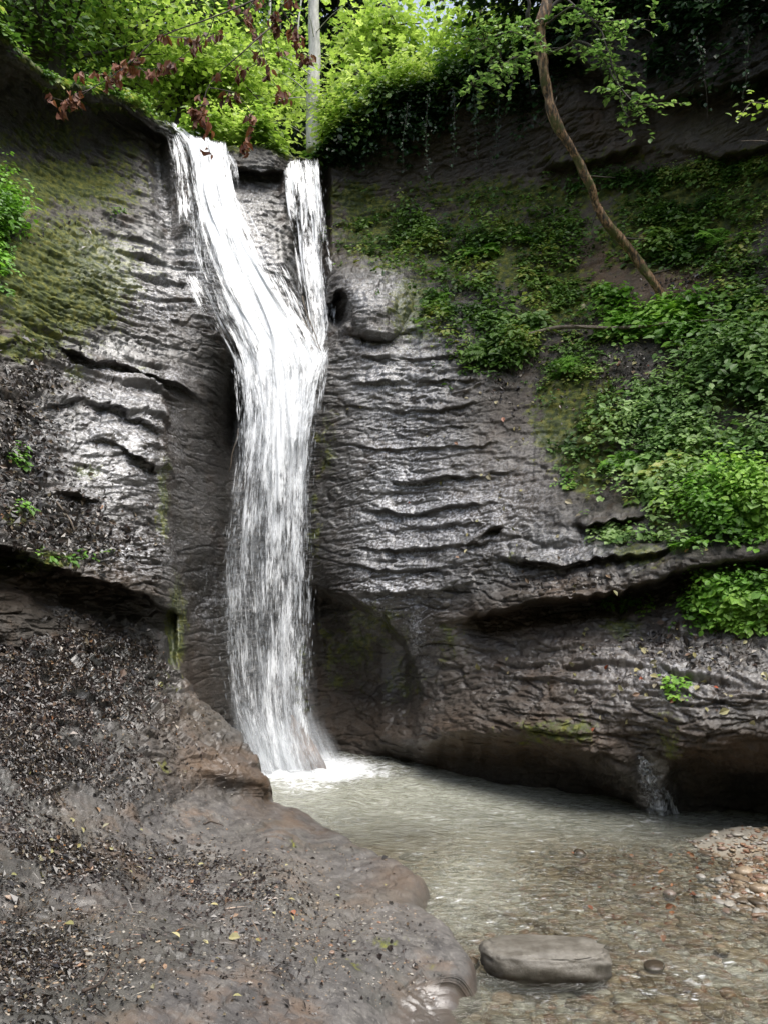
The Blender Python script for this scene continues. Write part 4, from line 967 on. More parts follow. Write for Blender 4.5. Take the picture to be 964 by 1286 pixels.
cover('tiny plants growing in cracks of the wall', [(850, 870, 16, 12, 1), (790, 760, 40, 10, 1), (640, 250, 60, 10, .3), (150, 268, 8, 6, 1), (715, 610, 14, 8, 1), (25, 575, 12, 14, 1), (90, 700, 40, 8, .5), (20, 640, 20, 8, .5), (560, 480, 10, 6, .3)], 230, 55, .04, .05, 'leaf_fresh', thr=-9)
plant('leafy_plant', 'bright green cushion of small round leaves low at the right under the ledge', 'plant', [(918, 768, 38, 22, 1), (945, 760, 30, 22, 1)], 1500, 60, .048, .26, 'leaf_fresh', thr=-9)
plant('leafy_plant', 'bright green leafy mound just above the right ledge', 'plant', [(915, 655, 42, 22, 1), (955, 640, 24, 22, 1)], 1200, 61, .05, .26, 'leaf_fresh', thr=-9)
plant('leafy_plant', 'soft pale green bush high on the right slope', 'plant', [(910, 470, 55, 30, 1), (955, 480, 24, 34, 1)], 800, 62, .075, .34, 'leaf_grey', thr=-9)
plant('leafy_plant', 'greyish green weeds in the middle of the right slope', 'plant', [(830, 530, 45, 30, 1)], 550, 63, .06, .18, 'leaf_grey', thr=-9)
plant('leafy_plant', 'upright weeds with pointed leaves left of the bright mound', 'plant', [(850, 610, 40, 26, 1)], 480, 64, .075, .2, 'leaf_mid', thr=-9)
plant('leafy_plant', 'fresh green shrub where the leaning trunk is rooted', 'plant', [(850, 405, 30, 22, 1)], 360, 65, .075, .2, 'leaf_fresh', thr=-9)
plant('leafy_plant', 'bright leafy plant left of the leaning trunk foot', 'plant', [(785, 410, 26, 18, 1), (770, 375, 20, 12, .6)], 320, 66, .075, .18, 'leaf_fresh', thr=-9)
plant('leafy_plant', 'spreading fern green plant hanging over the grey wall', 'fern', [(615, 452, 34, 16, 1), (650, 440, 25, 12, 1)], 420, 67, .08, .2, 'leaf_mid', thr=-9, w=.25)
plant('leafy_plant', 'pale green plant on the bare rock above the hanging fern', 'plant', [(650, 415, 26, 10, 1), (615, 405, 20, 8, 1)], 200, 68, .08, .14, 'leaf_grey', thr=-9)
plant('leafy_plant', 'bush of small green leaves at the left edge of the upper cliff', 'plant', [(4, 275, 16, 34, 1), (-20, 300, 30, 50, 1)], 700, 69, .05, .22, 'leaf_fresh', thr=-9)
plant('leafy_plant', 'dark leafy bush beside the stump on the slope', 'plant', [(840, 310, 40, 20, 1)], 380, 70, .07, .16, 'leaf_mid', thr=-9)
plant('leafy_plant', 'small plant with pale flowers at the ledge tip', 'plant', [(770, 676, 22, 8, 1)], 90, 71, .05, .12, 'leaf_grey', thr=-9)
plant('leafy_plant', 'green plants at the right frame edge on the upper slope', 'plant', [(940, 400, 26, 20, 1)], 320, 72, .075, .2, 'leaf_mid', thr=-9)
FERNS = [(612, 448, .34, 'arching fern at the left tip of the plants over the grey wall'), (655, 425, .26, 'fern below the fallen branch left end'), (700, 470, .28, 'fern hanging on the mossy streak under the fallen branch'),
         (770, 425, .3, 'fern in front of the fallen branch middle'), (600, 320, .34, 'fern in the ivy carpet near the block'), (660, 300, .28, 'fern in the shade left of the leaning trunk'), (880, 430, .3, 'fern just under the right end of the fallen branch'),
         (840, 540, .3, 'fern in the grey green weeds on the right slope'), (780, 590, .24, 'fern at the left edge of the dense weeds'), (930, 560, .3, 'fern near the frame edge above the bright mound'), (545, 380, .24, 'fern on the shoulder of the wet buttress'), (900, 300, .28, 'fern high on the right under the dark wall'),
         (465, 318, .22, 'small fern on top of the rounded block'), (860, 690, .22, 'fern on the ledge tip right of the long slot')]
for q, (fx, fy, fl_, lb) in enumerate(FERNS):
    r = RS(900 + q); p_, n_ = on_cliff(np.array([float(fx)]), np.array([float(fy)])); p_ = p_[0]; n_ = n_[0]
    mf_ = MB(); nf = r.randint(8, 13)
    for k_ in range(nf):
        a_ = 2 * math.pi * k_ / nf + r.uniform(-.3, .3); tx = normalize(np.cross(n_, [0, 0, 1.])[None])[0]; ty = np.cross(tx, n_)
        dr_ = tx * math.cos(a_) + ty * math.sin(a_) * .6; L_ = fl_ * r.uniform(.7, 1.2)
        f = np.linspace(.08, 1, 15)[:, None]
        spine = p_ + dr_ * L_ * f + (n_ * .6 + np.array([0, 0, .6])) * L_ * (f * .9 - f * f * .95)
        tube(mf_, np.vstack([[p_], spine]), np.linspace(.003, .001, 16), 4, var=.3)
        for sd_ in (-1, 1):
            side_ = np.cross(dr_, n_) * sd_; m = 15
            leaves(mf_, spine, np.tile(n_ + np.array([0, 0, .6]), (m, 1)) + r.normal(size=(m, 3)) * .12, L_ * .34 * np.sin(np.linspace(.35, 2.95, m)) + .008, r, w=.17, fold=.03, dirs=np.tile(side_ + dr_ * .45, (m, 1)) + r.normal(size=(m, 3)) * .06, var=np.full(m, r.uniform(.3, .8)))
    for V_ in mf_.v: V_ -= p_
    o = mf_.build('fern', M['leaf_fresh' if q % 3 else 'leaf_mid'], smooth=False); o.location = tuple(p_); tag(o, lb, 'fern', 'ferns on the right slope')
# growth along the rim
def on_rim(px, py):
    px = np.asarray(px); j = np.clip(np.searchsorted(ux, px), 0, NX - 1)
    i = np.clip(((py - rimj[j])), -16, 30)
    q = np.where(i < 0, NB + (i * 1.2).astype(int), NB + (i * 1.0).astype(int))
    q = np.clip(q, 20, NB + 40)
    n_ = np.where((Nn[q, j][:, 2:3] < 0), -Nn[q, j], Nn[q, j])
    return P[q, j], n_
r = RS(81)
def rim_blobs(x0, x1, n, dy=6):
    rr_ = RS(int(x1 - x0)); return [(x_, float(RIM(x_)) + dy + rr_.normal() * 7, 10, 7 + abs(dy) * .5, rr_.uniform(0.05, 1) ** 2) for x_ in np.linspace(x0, x1, n)]
for lb, L, n_, sd, s_, h_, m_ in (('grass and herbs hanging over the left rim', rim_blobs(-150, 175, 30, -6), 1500, 82, .055, .22, 'leaf_mid'),
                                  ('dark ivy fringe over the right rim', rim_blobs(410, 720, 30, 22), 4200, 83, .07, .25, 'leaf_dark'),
                                  ('green undergrowth along the right rim', rim_blobs(400, 690, 34, -4), 1700, 84, .085, .4, 'leaf_mid')):
    cover(lb, L, n_, sd, s_, h_, m_, on=on_rim, thr=-9, up=.5)
cover('bright shrubs crowding the stream head', [(x_, float(RIM(x_)) - 6, 10, 6, 1) for x_ in np.linspace(412, 520, 12)] + [(x_, float(RIM(x_)) - 5, 10, 4, .5) for x_ in np.linspace(240, 350, 10)], 2200, 85, .09, .5, 'leaf_bright', on=on_rim, thr=-9, up=1.)

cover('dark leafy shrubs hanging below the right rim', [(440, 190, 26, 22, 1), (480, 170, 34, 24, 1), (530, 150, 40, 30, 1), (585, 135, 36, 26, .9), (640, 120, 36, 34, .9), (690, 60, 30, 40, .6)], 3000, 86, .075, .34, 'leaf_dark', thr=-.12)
cover('scattered green sprigs among the shrubs below the right rim', [(450, 172, 26, 14, 1), (520, 140, 40, 18, 1), (590, 118, 36, 18, .9), (640, 105, 36, 22, .7)], 700, 87, .075, .36, 'leaf_mid', thr=0)
cover('low moss plants under the dark wall at the upper right', [(760, 232, 60, 12, 1), (860, 225, 60, 14, 1), (930, 215, 40, 12, 1), (920, 340, 30, 40, .5), (700, 290, 40, 30, .7)], 1500, 88, .05, .12, 'leaf_mid', thr=-.15)
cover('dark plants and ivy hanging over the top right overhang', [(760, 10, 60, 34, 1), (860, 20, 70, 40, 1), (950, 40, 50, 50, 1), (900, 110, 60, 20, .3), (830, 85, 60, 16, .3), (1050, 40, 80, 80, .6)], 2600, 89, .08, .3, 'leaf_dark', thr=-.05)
# hanging vines on the dark wall
VINES = [(535, 118, 245, 'long dark ivy vine hanging leftmost under the right rim'), (565, 115, 235, 'thin vine hanging second from the left under the rim'), (597, 120, 215, 'leafy vine hanging third from the left under the rim'),
         (620, 120, 236, 'sparse vine hanging nearest the leaning trunk'), (877, 45, 150, 'long vine hanging on the dark wall at the upper right'), (505, 130, 220, 'short vine hanging beside the bright shrubs'), (930, 20, 130, 'faint vine hanging at the upper right corner')]
for q, (vx, y0, y1, lb) in enumerate(VINES):
    n = 26; yy = np.linspace(y0, y1, n)
    Yt = on_cliff(np.array([vx]), np.array([y0 + 10.]))[0][0][1] - .25
    top = at(vx, y0, Yt); bot = at(vx, y1, Yt)
    pts = np.linspace(top, [top[0], top[1], bot[2]], n) + np.stack([.08 * vnoise(np.stack([yy / 45, yy * 0 + q, yy * 0], -1)), .02 * vnoise(np.stack([yy / 20, yy * 0 + q, yy * 0 + 8], -1)), 0 * yy], -1)
    t = thing('hanging_vine', lb, 'vine', top, 'vines hanging down the dark wall')
    mv = MB(); tube(mv, pts, np.linspace(.004, .0015, n), 5); mv.build('stem', M['twig'], t)
    r = RS(90 + q); m = 70; idx = np.clip((n * r.beta(1.1, 1.6 + .4 * (q % 3), m)), 0, n - 1).astype(int)
    ml = MB(); leaves(ml, pts[idx] + r.normal(size=(m, 3)) * .025, r.normal(size=(m, 3)) * .5 + [0, -1, .3], r.uniform(.025, .06, m), r, w=.4, shape='oval', droop=.6)
    ml.build('foliage', M['leaf_dark'], t, smooth=False)

# ------------------------------------------------------------------ leaning tree
bp_, _ = on_cliff(np.array([832.]), np.array([380.])); bp_ = bp_[0]
Yb0 = bp_[1]
lean = [(836, 388, Yb0 + .12), (826, 368, Yb0 - .03), (795, 320, Yb0 - .1), (762, 278, Yb0 - .2), (742, 240, Yb0 - .3), (722, 198, Yb0 - .4), (700, 158, Yb0 - .5), (688, 120, Yb0 - .55), (681, 80, Yb0 - .6), (678, 40, Yb0 - .65), (684, 0, Yb0 - .7), (700, -60, Yb0 - .75)]
pts = smooth_path([at(*q) for q in lean], 90, .02, 3)
lt = thing('leaning_tree', 'slender mossy tree leaning left from the slope with peeling brown bark', 'tree', bp_)
mt = MB(); tube(mt, pts, np.interp(np.linspace(0, 1, 90), [0, .1, .5, 1], [.13, .052, .052, .062]) * (1 + .12 * vnoise(np.stack([np.linspace(0, 22, 90)] * 3, -1))), 20, .55, 3); mt.build('trunk', M['bark_lean'], lt)
mt = MB()
brs = [([(679, 55, Yb0 - .64), (664, 25, Yb0 - .7), (664, 0, Yb0 - .8), (650, -30, Yb0 - .9)], .035), ([(680, 30, Yb0 - .65), (700, 5, Yb0 - .7), (730, -20, Yb0 - .8)], .05),
       ([(682, 70, Yb0 - .6), (720, 55, Yb0 - .9), (750, 70, Yb0 - 1.1), (775, 105, Yb0 - 1.2), (800, 130, Yb0 - 1.3), (826, 135, Yb0 - 1.35)], .016),
       ([(681, 35, Yb0 - .65), (720, 10, Yb0 - .95), (760, 25, Yb0 - 1.2), (810, 22, Yb0 - 1.3)], .014), ([(700, -10, Yb0 - .7), (750, 30, Yb0 - 1.1), (765, 60, Yb0 - 1.2), (775, 110, Yb0 - 1.2), (790, 150, Yb0 - 1.3)], .012),
       ([(681, 60, Yb0 - .65), (650, 75, Yb0 - .9), (620, 85, Yb0 - 1.0), (590, 100, Yb0 - 1.1)], .012), ([(672, 30, Yb0 - .65), (640, 40, Yb0 - .9), (600, 50, Yb0 - 1.0)], .012)]
sprays = []
for q, (b, r0) in enumerate(brs):
    pb = smooth_path([at(*w) for w in b], 24, .03, q + 5); tube(mt, pb, np.linspace(r0, r0 * .25, 24), 7)
    if q >= 2: sprays.append(pb)
for q, (dx, dy) in enumerate(((-34, 18), (26, 22), (-12, 34), (40, 4), (-30, 2))):
    e0, en = on_cliff(np.array([836. + dx]), np.array([384. + dy])); m0 = (e0[0] + pts[3]) / 2 + en[0] * .05
    tube(mt, smooth_path([pts[5], m0, e0[0] + en[0] * .02, e0[0] - en[0] * .05], 16, .02, q), np.linspace(.045, .012, 16), 7, .3, q)
for q in range(9):
    i = 12 + q * 8; dd = RS(q).normal(size=3) * [1, .6, .6]; tube(mt, np.stack([pts[i], pts[i] + dd * .09, pts[i] + dd * RS(q + 50).uniform(.12, .22)]), [.014, .010, .004], 6)
mt.build('branches', M['bark_dark'], lt)
r = RS(101); ml = MB(); mtw = MB()
for q, pb in enumerate(sprays):
    for k_ in range(26 if q < 3 else 34):
        i = r.randint(4, 24); a = pb[i]; d = normalize((r.normal(size=3) * [1, .8, .45] + [0.2, 0, -.15])[None])[0]; ln = r.uniform(.15, .42)
        tw = np.stack([a + d * ln * f + [0, 0, -.10 * f * f] for f in np.linspace(0, 1, 6)]); tube(mtw, tw, np.linspace(.004, .0015, 6), 4)
        m = 11; f = r.uniform(.15, 1, m)[:, None]; pos = a + d * ln * f + np.array([0, 0, -.10]) * f * f
        sd = r.normal(size=(m, 3)) * [1, 1, .2] + d
        leaves(ml, pos, r.normal(size=(m, 3)) * .35 + [0, -.3, 1], r.uniform(.05, .085, m), r, w=.3, fold=.06, shape='oval', dirs=sd)
mtw.build('twigs', M['twig'], lt); ml.build('foliage', M['leaf_grey'], lt, smooth=False)

# ------------------------------------------------------------------ broad-leaved trees above the fall
def broadleaf(label, base, top, r0, crown_c, crown_r, ncl, lpc, seed, mat, bark='bark_dark', size=.14, name='broadleaf_tree', flat=.5, group=None, lean_=0.0, shape='kite', w=.34):
    r = RS(seed); base = np.asarray(base, float); top = np.asarray(top, float)
    t = thing(name, label, 'tree', base, group)
    tr_ = smooth_path([base - [0, 0, .4], base + (top - base) * .35 + r.normal(size=3) * .12, base + (top - base) * .7 + r.normal(size=3) * .15, top], 30, .05, seed)
    m1 = MB(); tube(m1, tr_, np.linspace(r0, r0 * .35, 30), 10, .15, seed)
    cc = np.asarray(crown_c, float); cr = np.asarray(crown_r, float)
    d = normalize(r.normal(size=(ncl, 3))); rad = r.uniform(.35, 1, ncl) ** .6
    cen = cc + d * cr * rad[:, None] * (1 + .25 * vnoise(d * 2.3 + seed))[:, None]
    m2 = m1
    for c_ in cen[:: max(1, ncl // 46)]:
        i = int(np.clip(np.argmin(np.abs(tr_[:, 2] - (c_[2] - .5 * np.hypot(*(c_ - tr_[-1])[:2])))), 5, 28)); a = tr_[i]
        mid = (a + c_) / 2 + [0, 0, .2] + r.normal(size=3) * .12
        tube(m2, smooth_path([a, mid, c_], 9), np.linspace(r0 * .28, .008, 9), 5)
    m1.build('trunk', M[bark], t)
    P_ = np.repeat(cen, lpc, 0); n = len(P_)
    cs = np.repeat(r.uniform(.22, .5, ncl), lpc)
    off = r.normal(size=(n, 3)) * np.array([1, 1, flat * .6]) * cs[:, None]
    tilt = np.repeat(r.normal(size=(ncl, 3)) * .3, lpc, 0)
    N_ = np.array([0, -.25, 1]) + tilt + r.normal(size=(n, 3)) * .4
    dr = off + r.normal(size=(n, 3)) * .3
    m3 = MB(); bv = np.repeat(r.uniform(0, .6, ncl), lpc)
    leaves(m3, P_ + off, N_, size * r.uniform(.6, 1.15, n), r, w=w, fold=.08, shape=shape, dirs=dr, droop=.15, var=np.clip(bv + r.uniform(0, .4, n), 0, 1))
    m3.build('crown', M[mat], t, smooth=False)
    return t
def ground_at(px, py, Y):
    return at(px, py, Y)
GT = 'trees above the waterfall'
broadleaf('dense bright green tree at the upper left corner over the rim', at(75, 110, 11.5), at(66, -120, 11.5), .16, at(40, 0, 11.3), (1.7, 1.2, 1.4), 76, 66, 201, 'leaf_mid', group=GT)
broadleaf('bright tree filling the top left behind the withered branch', at(150, 130, 12.5), at(160, -120, 12.8), .1, at(170, 40, 12.6), (1.4, 1.2, 1.3), 66, 62, 202, 'leaf_bright', group=GT)
broadleaf('low sunlit tree right above the main lip of the fall', at(215, 160, 13.2), at(290, 40, 13.5), .07, at(262, 105, 13.5), (1.05, .9, .9), 80, 75, 203, 'leaf_bright', group=GT)
broadleaf('thin dark stemmed tree between the lip and the pale trunk', at(262, 175, 14.5), at(262, -140, 14.5), .09, at(262, -20, 14.5), (1.6, 1.2, 1.3), 66, 60, 204, 'leaf_mid', group=GT)
broadleaf('small bright tree touching the pale trunk on its left', at(345, 178, 15), at(350, 30, 15), .06, at(335, 90, 15), (.45, .6, 1.0), 40, 80, 205, 'leaf_bright', group=GT)
broadleaf('large leaved bright shrub leaning over the right rim', at(440, 170, 12), at(450, 90, 12.2), .05, at(462, 138, 12.1), (.45, .6, .45), 36, 55, 206, 'leaf_bright', size=.16, group=GT, shape='lobed', w=.3)
broadleaf('sunlit maple at the top centre right of the pale trunk', at(500, 125, 12.8), at(505, -80, 13), .1, at(488, 62, 13), (.68, .8, .8), 42, 55, 207, 'leaf_bright', size=.17, group=GT, shape='lobed', w=.3)
broadleaf('bright spreading maple left of the leaning trunk', at(600, 100, 12), at(600, -60, 12), .09, at(612, 62, 12), (.8, .9, .55), 50, 60, 208, 'leaf_bright', size=.16, group=GT, shape='lobed', w=.3)
broadleaf('dark leaved tree on the upper right wall top', at(800, -100, 10.5), at(790, -300, 10), .15, at(800, -90, 9.4), (2.6, 1.4, 1.1), 150, 90, 210, 'leaf_dark', group=GT)
# stems seen between the crowns
for q, (b, Y, r0, mt_, lb) in enumerate((([(394, 190), (394, 90), (394, 0), (395, -120)], 12.0, .125, 'bark_pale', 'tall pale bare trunk rising left of centre behind the rim'),
        ([(336, 182), (335, 150), (337, 60), (342, -60)], 15.5, .045, 'bark_pale', 'thin pale stem just left of the tall bare trunk'),
        ([(200, 135), (201, 80), (196, 20), (198, -40)], 14.5, .03, 'bark_dark', 'thin dark stem in front of the left foliage'),
        ([(166, 128), (162, 90), (150, 40), (152, -30)], 13, .03, 'bark_pale', 'slim grey sapling leaning left over the rim'),
        ([(196, 138), (225, 110), (262, 94), (300, 102), (330, 130)], 13, .028, 'bark_dark', 'arching bare sapling bent to the right over the lip'),
        ([(362, 90), (372, 60), (376, 20), (384, -40)], 15.4, .025, 'bark_pale', 'white stem leaning against the pale trunk'))):
    t = thing('sapling' if q > 1 else 'tall_tree', lb, 'tree', at(*b[0], Y))
    m1 = MB(); pp_ = smooth_path([at(*w_, Y) for w_ in b], 40, .03, q); tube(m1, pp_, np.linspace(r0, r0 * (.6 if q != 4 else .3), 40), 12, .1, q)
    r = RS(400 + q); m2 = m1; m3 = MB()
    for k_ in range(14 if q < 2 else 7):
        i = r.randint(8, 39); a = pp_[i]; an = r.uniform(0, 6.28); ln = r.uniform(.5, 1.4) if q < 2 else r.uniform(.2, .6)
        e = a + np.array([math.cos(an) * ln, math.sin(an) * ln, -.15 * ln if q < 2 else .3 * ln])
        tube(m2, smooth_path([a, (a + e) / 2 + [0, 0, .05], e], 8), np.linspace(.012, .004, 8), 4)
        if q >= 2:
            m = 16; f = r.uniform(.3, 1, m)[:, None]; leaves(m3, a + (e - a) * f + r.normal(size=(m, 3)) * .08, r.normal(size=(m, 3)) * .4 + [0, 0, 1], r.uniform(.06, .11, m), r)
    m1.build('trunk', M[mt_], t)
    if q >= 2: m3.build('foliage', M['leaf_bright'], t, smooth=False)

# ------------------------------------------------------------------ conifers further back
def conifer(label, base, H, r0, seed, group):
    r = RS(seed); t = thing('conifer', label, 'tree', base, group); base = np.asarray(base, float)
    m1 = MB(); tube(m1, np.linspace(base - [0, 0, 1], base + [0, 0, H], 20), np.linspace(r0, .03, 20), 9)
    ml = MB(); m2 = m1
    for h_ in np.arange(H * .12, H * .98, .42):
        k_ = r.randint(5, 8); ln = (1 - h_ / H) ** .8 * H * .22 + .25
        for a in r.uniform(0, 6.28, k_):
            l = ln * r.uniform(.7, 1.1); d = np.array([math.cos(a), math.sin(a), -.22]); st = base + [0, 0, h_]
            f = np.linspace(0, 1, 6)[:, None]; br = st + d * l * f + np.array([0, 0, -.25]) * l * f * f * .6
            tube(m2, br, np.linspace(.03, .008, 6), 4)
            m = int(26 * l) + 6; ff = r.uniform(.12, 1, m)[:, None]
            pos = st + d * l * ff + np.array([0, 0, -.15]) * l * ff * ff
            sd = np.cross(d, [0, 0, 1]) * r.choice([-1, 1], (m, 1)) + d * .7 + r.normal(size=(m, 3)) * .25 - [0, 0, .45]
            leaves(ml, pos, r.normal(size=(m, 3)) * .3 + [0, 0, 1], r.uniform(.25, .55, m) * (1.15 - .5 * ff[:, 0]), r, w=.16, dirs=sd, droop=.3)
    m1.build('trunk', M['bark_dark'], t); ml.build('crown', M['needle'], t, smooth=False)
CON = [(-60, 21, 15), (40, 24, 17), (110, 20, 14), (190, 26, 18), (250, 21, 13), (330, 25, 16), (425, 22, 17), (455, 28, 17), (370, 30, 18), (500, 31, 11), (-150, 25, 16), (300, 33, 18), (150, 32, 16)]
WH = ['at the far left', 'behind the corner tree', 'behind the top left foliage', 'deep behind the left trees', 'behind the arching sapling', 'left of the pale trunk', 'dark and full just right of the pale trunk', 'second right of the pale trunk', 'far back behind the pale trunk', 'behind the centre maple', 'beyond the left frame edge', 'farthest back above the lip', 'farthest back on the left']
for q, (cx_, Y, H) in enumerate(CON):
    b = at(cx_, 150, Y); b[2] = 10 + (Y - 20) * .25 - .5
    conifer('tall dark conifer ' + WH[q], b, H, .2, 500 + q, 'conifers on the hill behind')

# ------------------------------------------------------------------ withered branch in front
wb = thing('withered_branch', 'hanging thin branch with shrivelled brown leaves at the top left', 'branch', at(250, -60, 6.0))
r = RS(600); mt = MB(); ml = MB()
TW = [[(420, -80), (385, -20), (352, 10), (345, 45), (352, 75)], [(385, -20), (330, -5), (310, 20), (325, 50), (322, 80)], [(352, 10), (372, 40), (380, 62), (392, 74)], [(345, 30), (310, 60), (262, 110), (262, 165), (268, 200)],
      [(330, -5), (270, 20), (210, 45), (165, 75), (120, 110), (85, 130), (58, 118)], [(262, 110), (300, 120), (318, 150), (308, 185)], [(210, 45), (248, 50), (272, 40)], [(165, 75), (190, 95), (210, 85)], [(262, 130), (245, 140), (258, 160)],
      [(325, 50), (345, 100), (366, 125)], [(270, 20), (250, 60), (195, 85), (150, 80)], [(322, 80), (300, 95), (285, 122)], [(310, 20), (290, 5), (300, -30)], [(120, 110), (100, 118), (78, 140)], [(165, 75), (140, 95), (98, 90)]]
for q, b in enumerate(TW):
    pb = smooth_path([at(x_, y_, 6.0 + .25 * math.sin(q * 1.3) * (i_ > 0)) for i_, (x_, y_) in enumerate(b)], 24, .02, q)
    tube(mt, pb, np.linspace(.007 if q < 5 else .004, .0015, 24), 5)
    for i in r.choice(np.arange(7, 24), 7 if len(b) > 3 else 5, replace=False):
        m = r.randint(4, 8); pos = pb[i] + r.normal(size=(m, 3)) * [.022, .022, .015]
        leaves(ml, pos, r.normal(size=(m, 3)) * [1, 1, .3], r.uniform(.05, .10, m), r, w=.24, fold=.28, shape='oval', dirs=r.normal(size=(m, 3)) * .35 + [0, 0, -1])
mt.build('twigs', M['twig'], wb); ml.build('leaves', M['leaf_brown'], wb, smooth=False)

# yellowish sprig at the right edge
sg = thing('leafy_branch', 'yellow green sprig reaching in from the right edge', 'branch', at(1000, 150, 6.5))
pb = smooth_path([at(1020, 150, 6.6), at(975, 135, 6.5), at(945, 130, 6.5), at(925, 150, 6.45)], 20, .02, 4); mt = MB(); tube(mt, pb, np.linspace(.008, .002, 20), 5)
pb2 = smooth_path([at(1020, 190, 6.6), at(960, 176, 6.5), at(930, 178, 6.5)], 12, .02, 4); tube(mt, pb2, np.linspace(.006, .002, 12), 5); mt.build('twigs', M['deadwood'], sg)
ml = MB(); m = 46; i = r.randint(3, 20, m); leaves(ml, pb[i] + r.normal(size=(m, 3)) * .05, r.normal(size=(m, 3)) * .3 + [0, -.4, 1], r.uniform(.05, .085, m), r, shape='oval')
ml.build('foliage', M['leaf_bright'], sg, smooth=False)

# ------------------------------------------------------------------ dead wood
def stick(name, label, pp_, rad, seed, mat='deadwood', cat='branch', forks=0):
    pts = smooth_path(pp_, 30, .015, seed); t = MB(); tube(t, pts, np.linspace(rad, rad * .5, 30), 8, .25, seed)
    r = RS(seed)
    for k_ in range(forks):
        i = r.randint(6, 26); d = r.normal(size=3) * [1, .5, .6]; tube(t, smooth_path([pts[i], pts[i] + d * .12, pts[i] + d * .22 + [0, 0, .03]], 8), np.linspace(rad * .5, rad * .15, 8), 5)
    c0 = pts[0].copy(); o = t.build(name, M[mat]); return tag(o, label, cat)
def cs(px, py, off=.05):
    p, n_ = on_cliff(np.array([float(px)]), np.array([float(py)])); return p[0] + n_[0] * off
stick('fallen_branch', 'long mossy fallen branch lying across the right slope', [cs(660, 432, .08), cs(700, 426, .10), cs(745, 424, .10), cs(790, 424, .10), cs(850, 414, .10), cs(915, 404, .10)], .028, 701, 'deadwood', forks=3)
stick('fallen_stick', 'pale thin stick propped beside the small fall, the longer one', [at(372, 378, 9.55), at(382, 405, 9.45), at(394, 425, 9.3), at(402, 442, 9.2)], .013, 702)
stick('fallen_stick', 'second pale stick crossing behind the long one at the small fall', [at(380, 372, 9.6), at(386, 398, 9.5), at(398, 425, 9.4), at(404, 440, 9.3)], .010, 703)
stick('fallen_stick', 'short stick stuck in the leaf litter of the left bench', [cs(72, 632, .02), cs(82, 650, .03), cs(94, 668, .02)], .010, 704)
stick('root', 'bare root hanging in the dark hollow left of the fall', [at(300, 538, 8.7), at(296, 556, 8.66), at(291, 575, 8.62), at(289, 592, 8.62)], .010, 705)
b0, _, _ = on_bank(np.array([255.]), np.array([1038.]))
def bs_(px, py, off=.012):
    p, n_, _ = on_bank(np.array([float(px)]), np.array([float(py)])); return p[0] + n_[0] * off
stick('twig', 'dark twig lying on the bare rock below the rounded nose', [bs_(255, 1036), bs_(268, 1035), bs_(281, 1037)], .006, 706, 'twig')
stick('twig', 'thin twig lying on the mud at the lower left', [bs_(105, 1250), bs_(125, 1243), bs_(140, 1228)], .006, 707, 'twig')
# snag at the foot of the fall
V, T = ico(5); sc = np.array([.17, .13, .34])
V = V * (1 + .18 * fbm(V * 1.5 + 3, 4)[:, None]); V[:, :2] *= (1.15 - .75 * sm(V[:, 2], -.6, 1))[:, None]; V = V * sc
V[:, 0] -= V[:, 2] * .35
V += normalize(V) * (.012 * fbm(V * 14, 3))[:, None]
fr = MB().add(V, None, T, var=.5, wet=.15).build('pointed_rock', stone_mat('brown_rock', [(0, (.2, .13, .09)), (1, (.28, .2, .15))], rough=.3)); fr.location = tuple(atz(382, 962) + [0, -.12, .2])
tag(fr, 'pointed reddish brown rock in the foot of the main waterfall', 'rock')
# stump on the slope
V, T = ico(4); V = V * (1 + .25 * fbm(V * 2, 4)[:, None]); V = V * [.10, .08, .22]
p0 = cs(806, 312, .03); st_ = MB().add(V, None, T).build('tree_stump', M['bark_lean']); st_.location = tuple(p0); tag(st_, 'small broken brown stump standing right of the leaning trunk', 'stump')

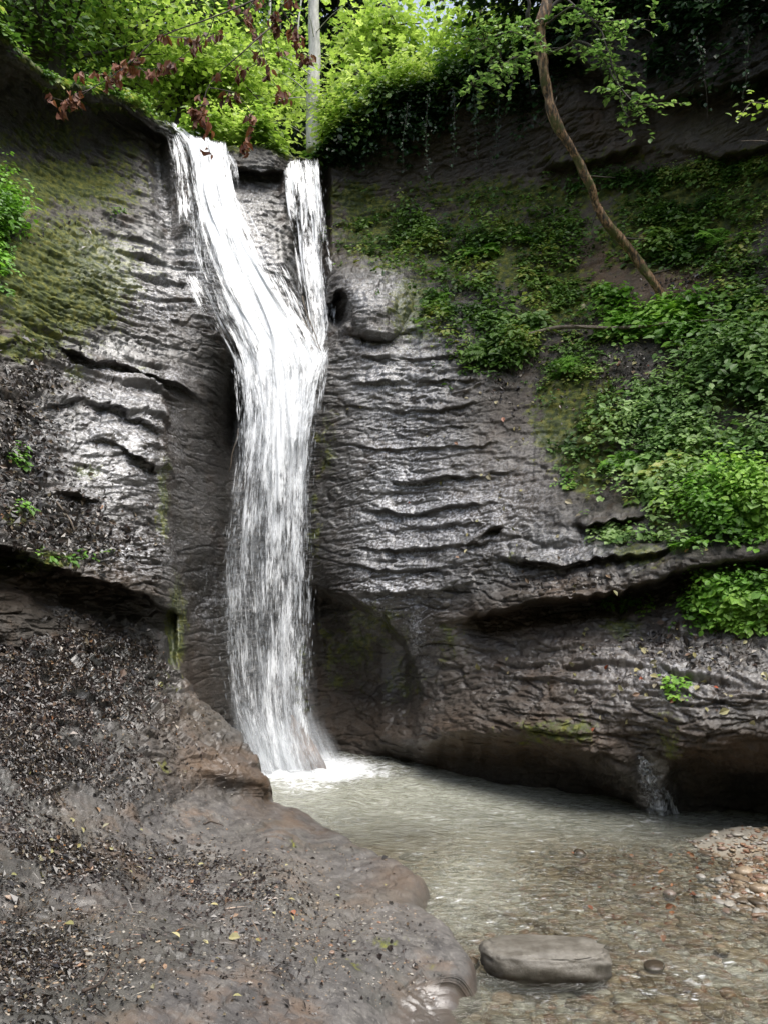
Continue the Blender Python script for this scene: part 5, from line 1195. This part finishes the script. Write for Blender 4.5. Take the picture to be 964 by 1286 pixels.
# ------------------------------------------------------------------ camera, light
cam = bpy.data.cameras.new('camera'); co = bpy.data.objects.new('camera', cam); C.objects.link(co)
cam.sensor_fit = 'VERTICAL'; cam.sensor_height = 36; cam.lens = F / 1286 * 36; cam.clip_end = 500; cam.clip_start = .05
co.location = (0, 0, CAMH); co.rotation_euler = (math.radians(90) + PITCH, 0, 0)
bpy.context.scene.camera = co

SUN_EL, SUN_AZ = math.radians(70), math.radians(130)     # azimuth measured from +Y toward +X
sd = bpy.data.lights.new('sun', 'SUN'); so = bpy.data.objects.new('sun', sd); C.objects.link(so)
sd.energy = 4.5; sd.angle = math.radians(55); sd.color = (1, .96, .88)
dirv = np.array([math.sin(SUN_AZ) * math.cos(SUN_EL), math.cos(SUN_AZ) * math.cos(SUN_EL), math.sin(SUN_EL)])
from mathutils import Vector
so.rotation_euler = Vector(-dirv).to_track_quat('-Z', 'Y').to_euler(); so.location = (0, 0, 30)
w = bpy.data.worlds.new('World'); bpy.context.scene.world = w; w.use_nodes = True
nt = w.node_tree; nt.nodes.clear()
sk = nt.nodes.new('ShaderNodeTexSky'); sk.sky_type = 'NISHITA'; sk.sun_disc = False; sk.sun_elevation = SUN_EL; sk.sun_rotation = SUN_AZ; sk.dust_density = 3; sk.air_density = 1
hs = nt.nodes.new('ShaderNodeHueSaturation'); hs.inputs['Saturation'].default_value = .6; hs.inputs['Value'].default_value = 2.0
bg = nt.nodes.new('ShaderNodeBackground'); bg.inputs[1].default_value = .15
ow = nt.nodes.new('ShaderNodeOutputWorld')
nt.links.new(sk.outputs[0], hs.inputs['Color']); nt.links.new(hs.outputs[0], bg.inputs[0]); nt.links.new(bg.outputs[0], ow.inputs[0])
sc_ = bpy.context.scene
sc_.view_settings.view_transform = 'Standard'; sc_.view_settings.look = 'None'; sc_.view_settings.exposure = 0
sc_.render.engine = 'CYCLES'
sc_.cycles.use_denoising = True
sc_.cycles.sample_clamp_indirect = 3.0
sc_.cycles.transparent_max_bounces = 24; sc_.cycles.max_bounces = 6; sc_.cycles.caustics_reflective = False; sc_.cycles.caustics_refractive = False
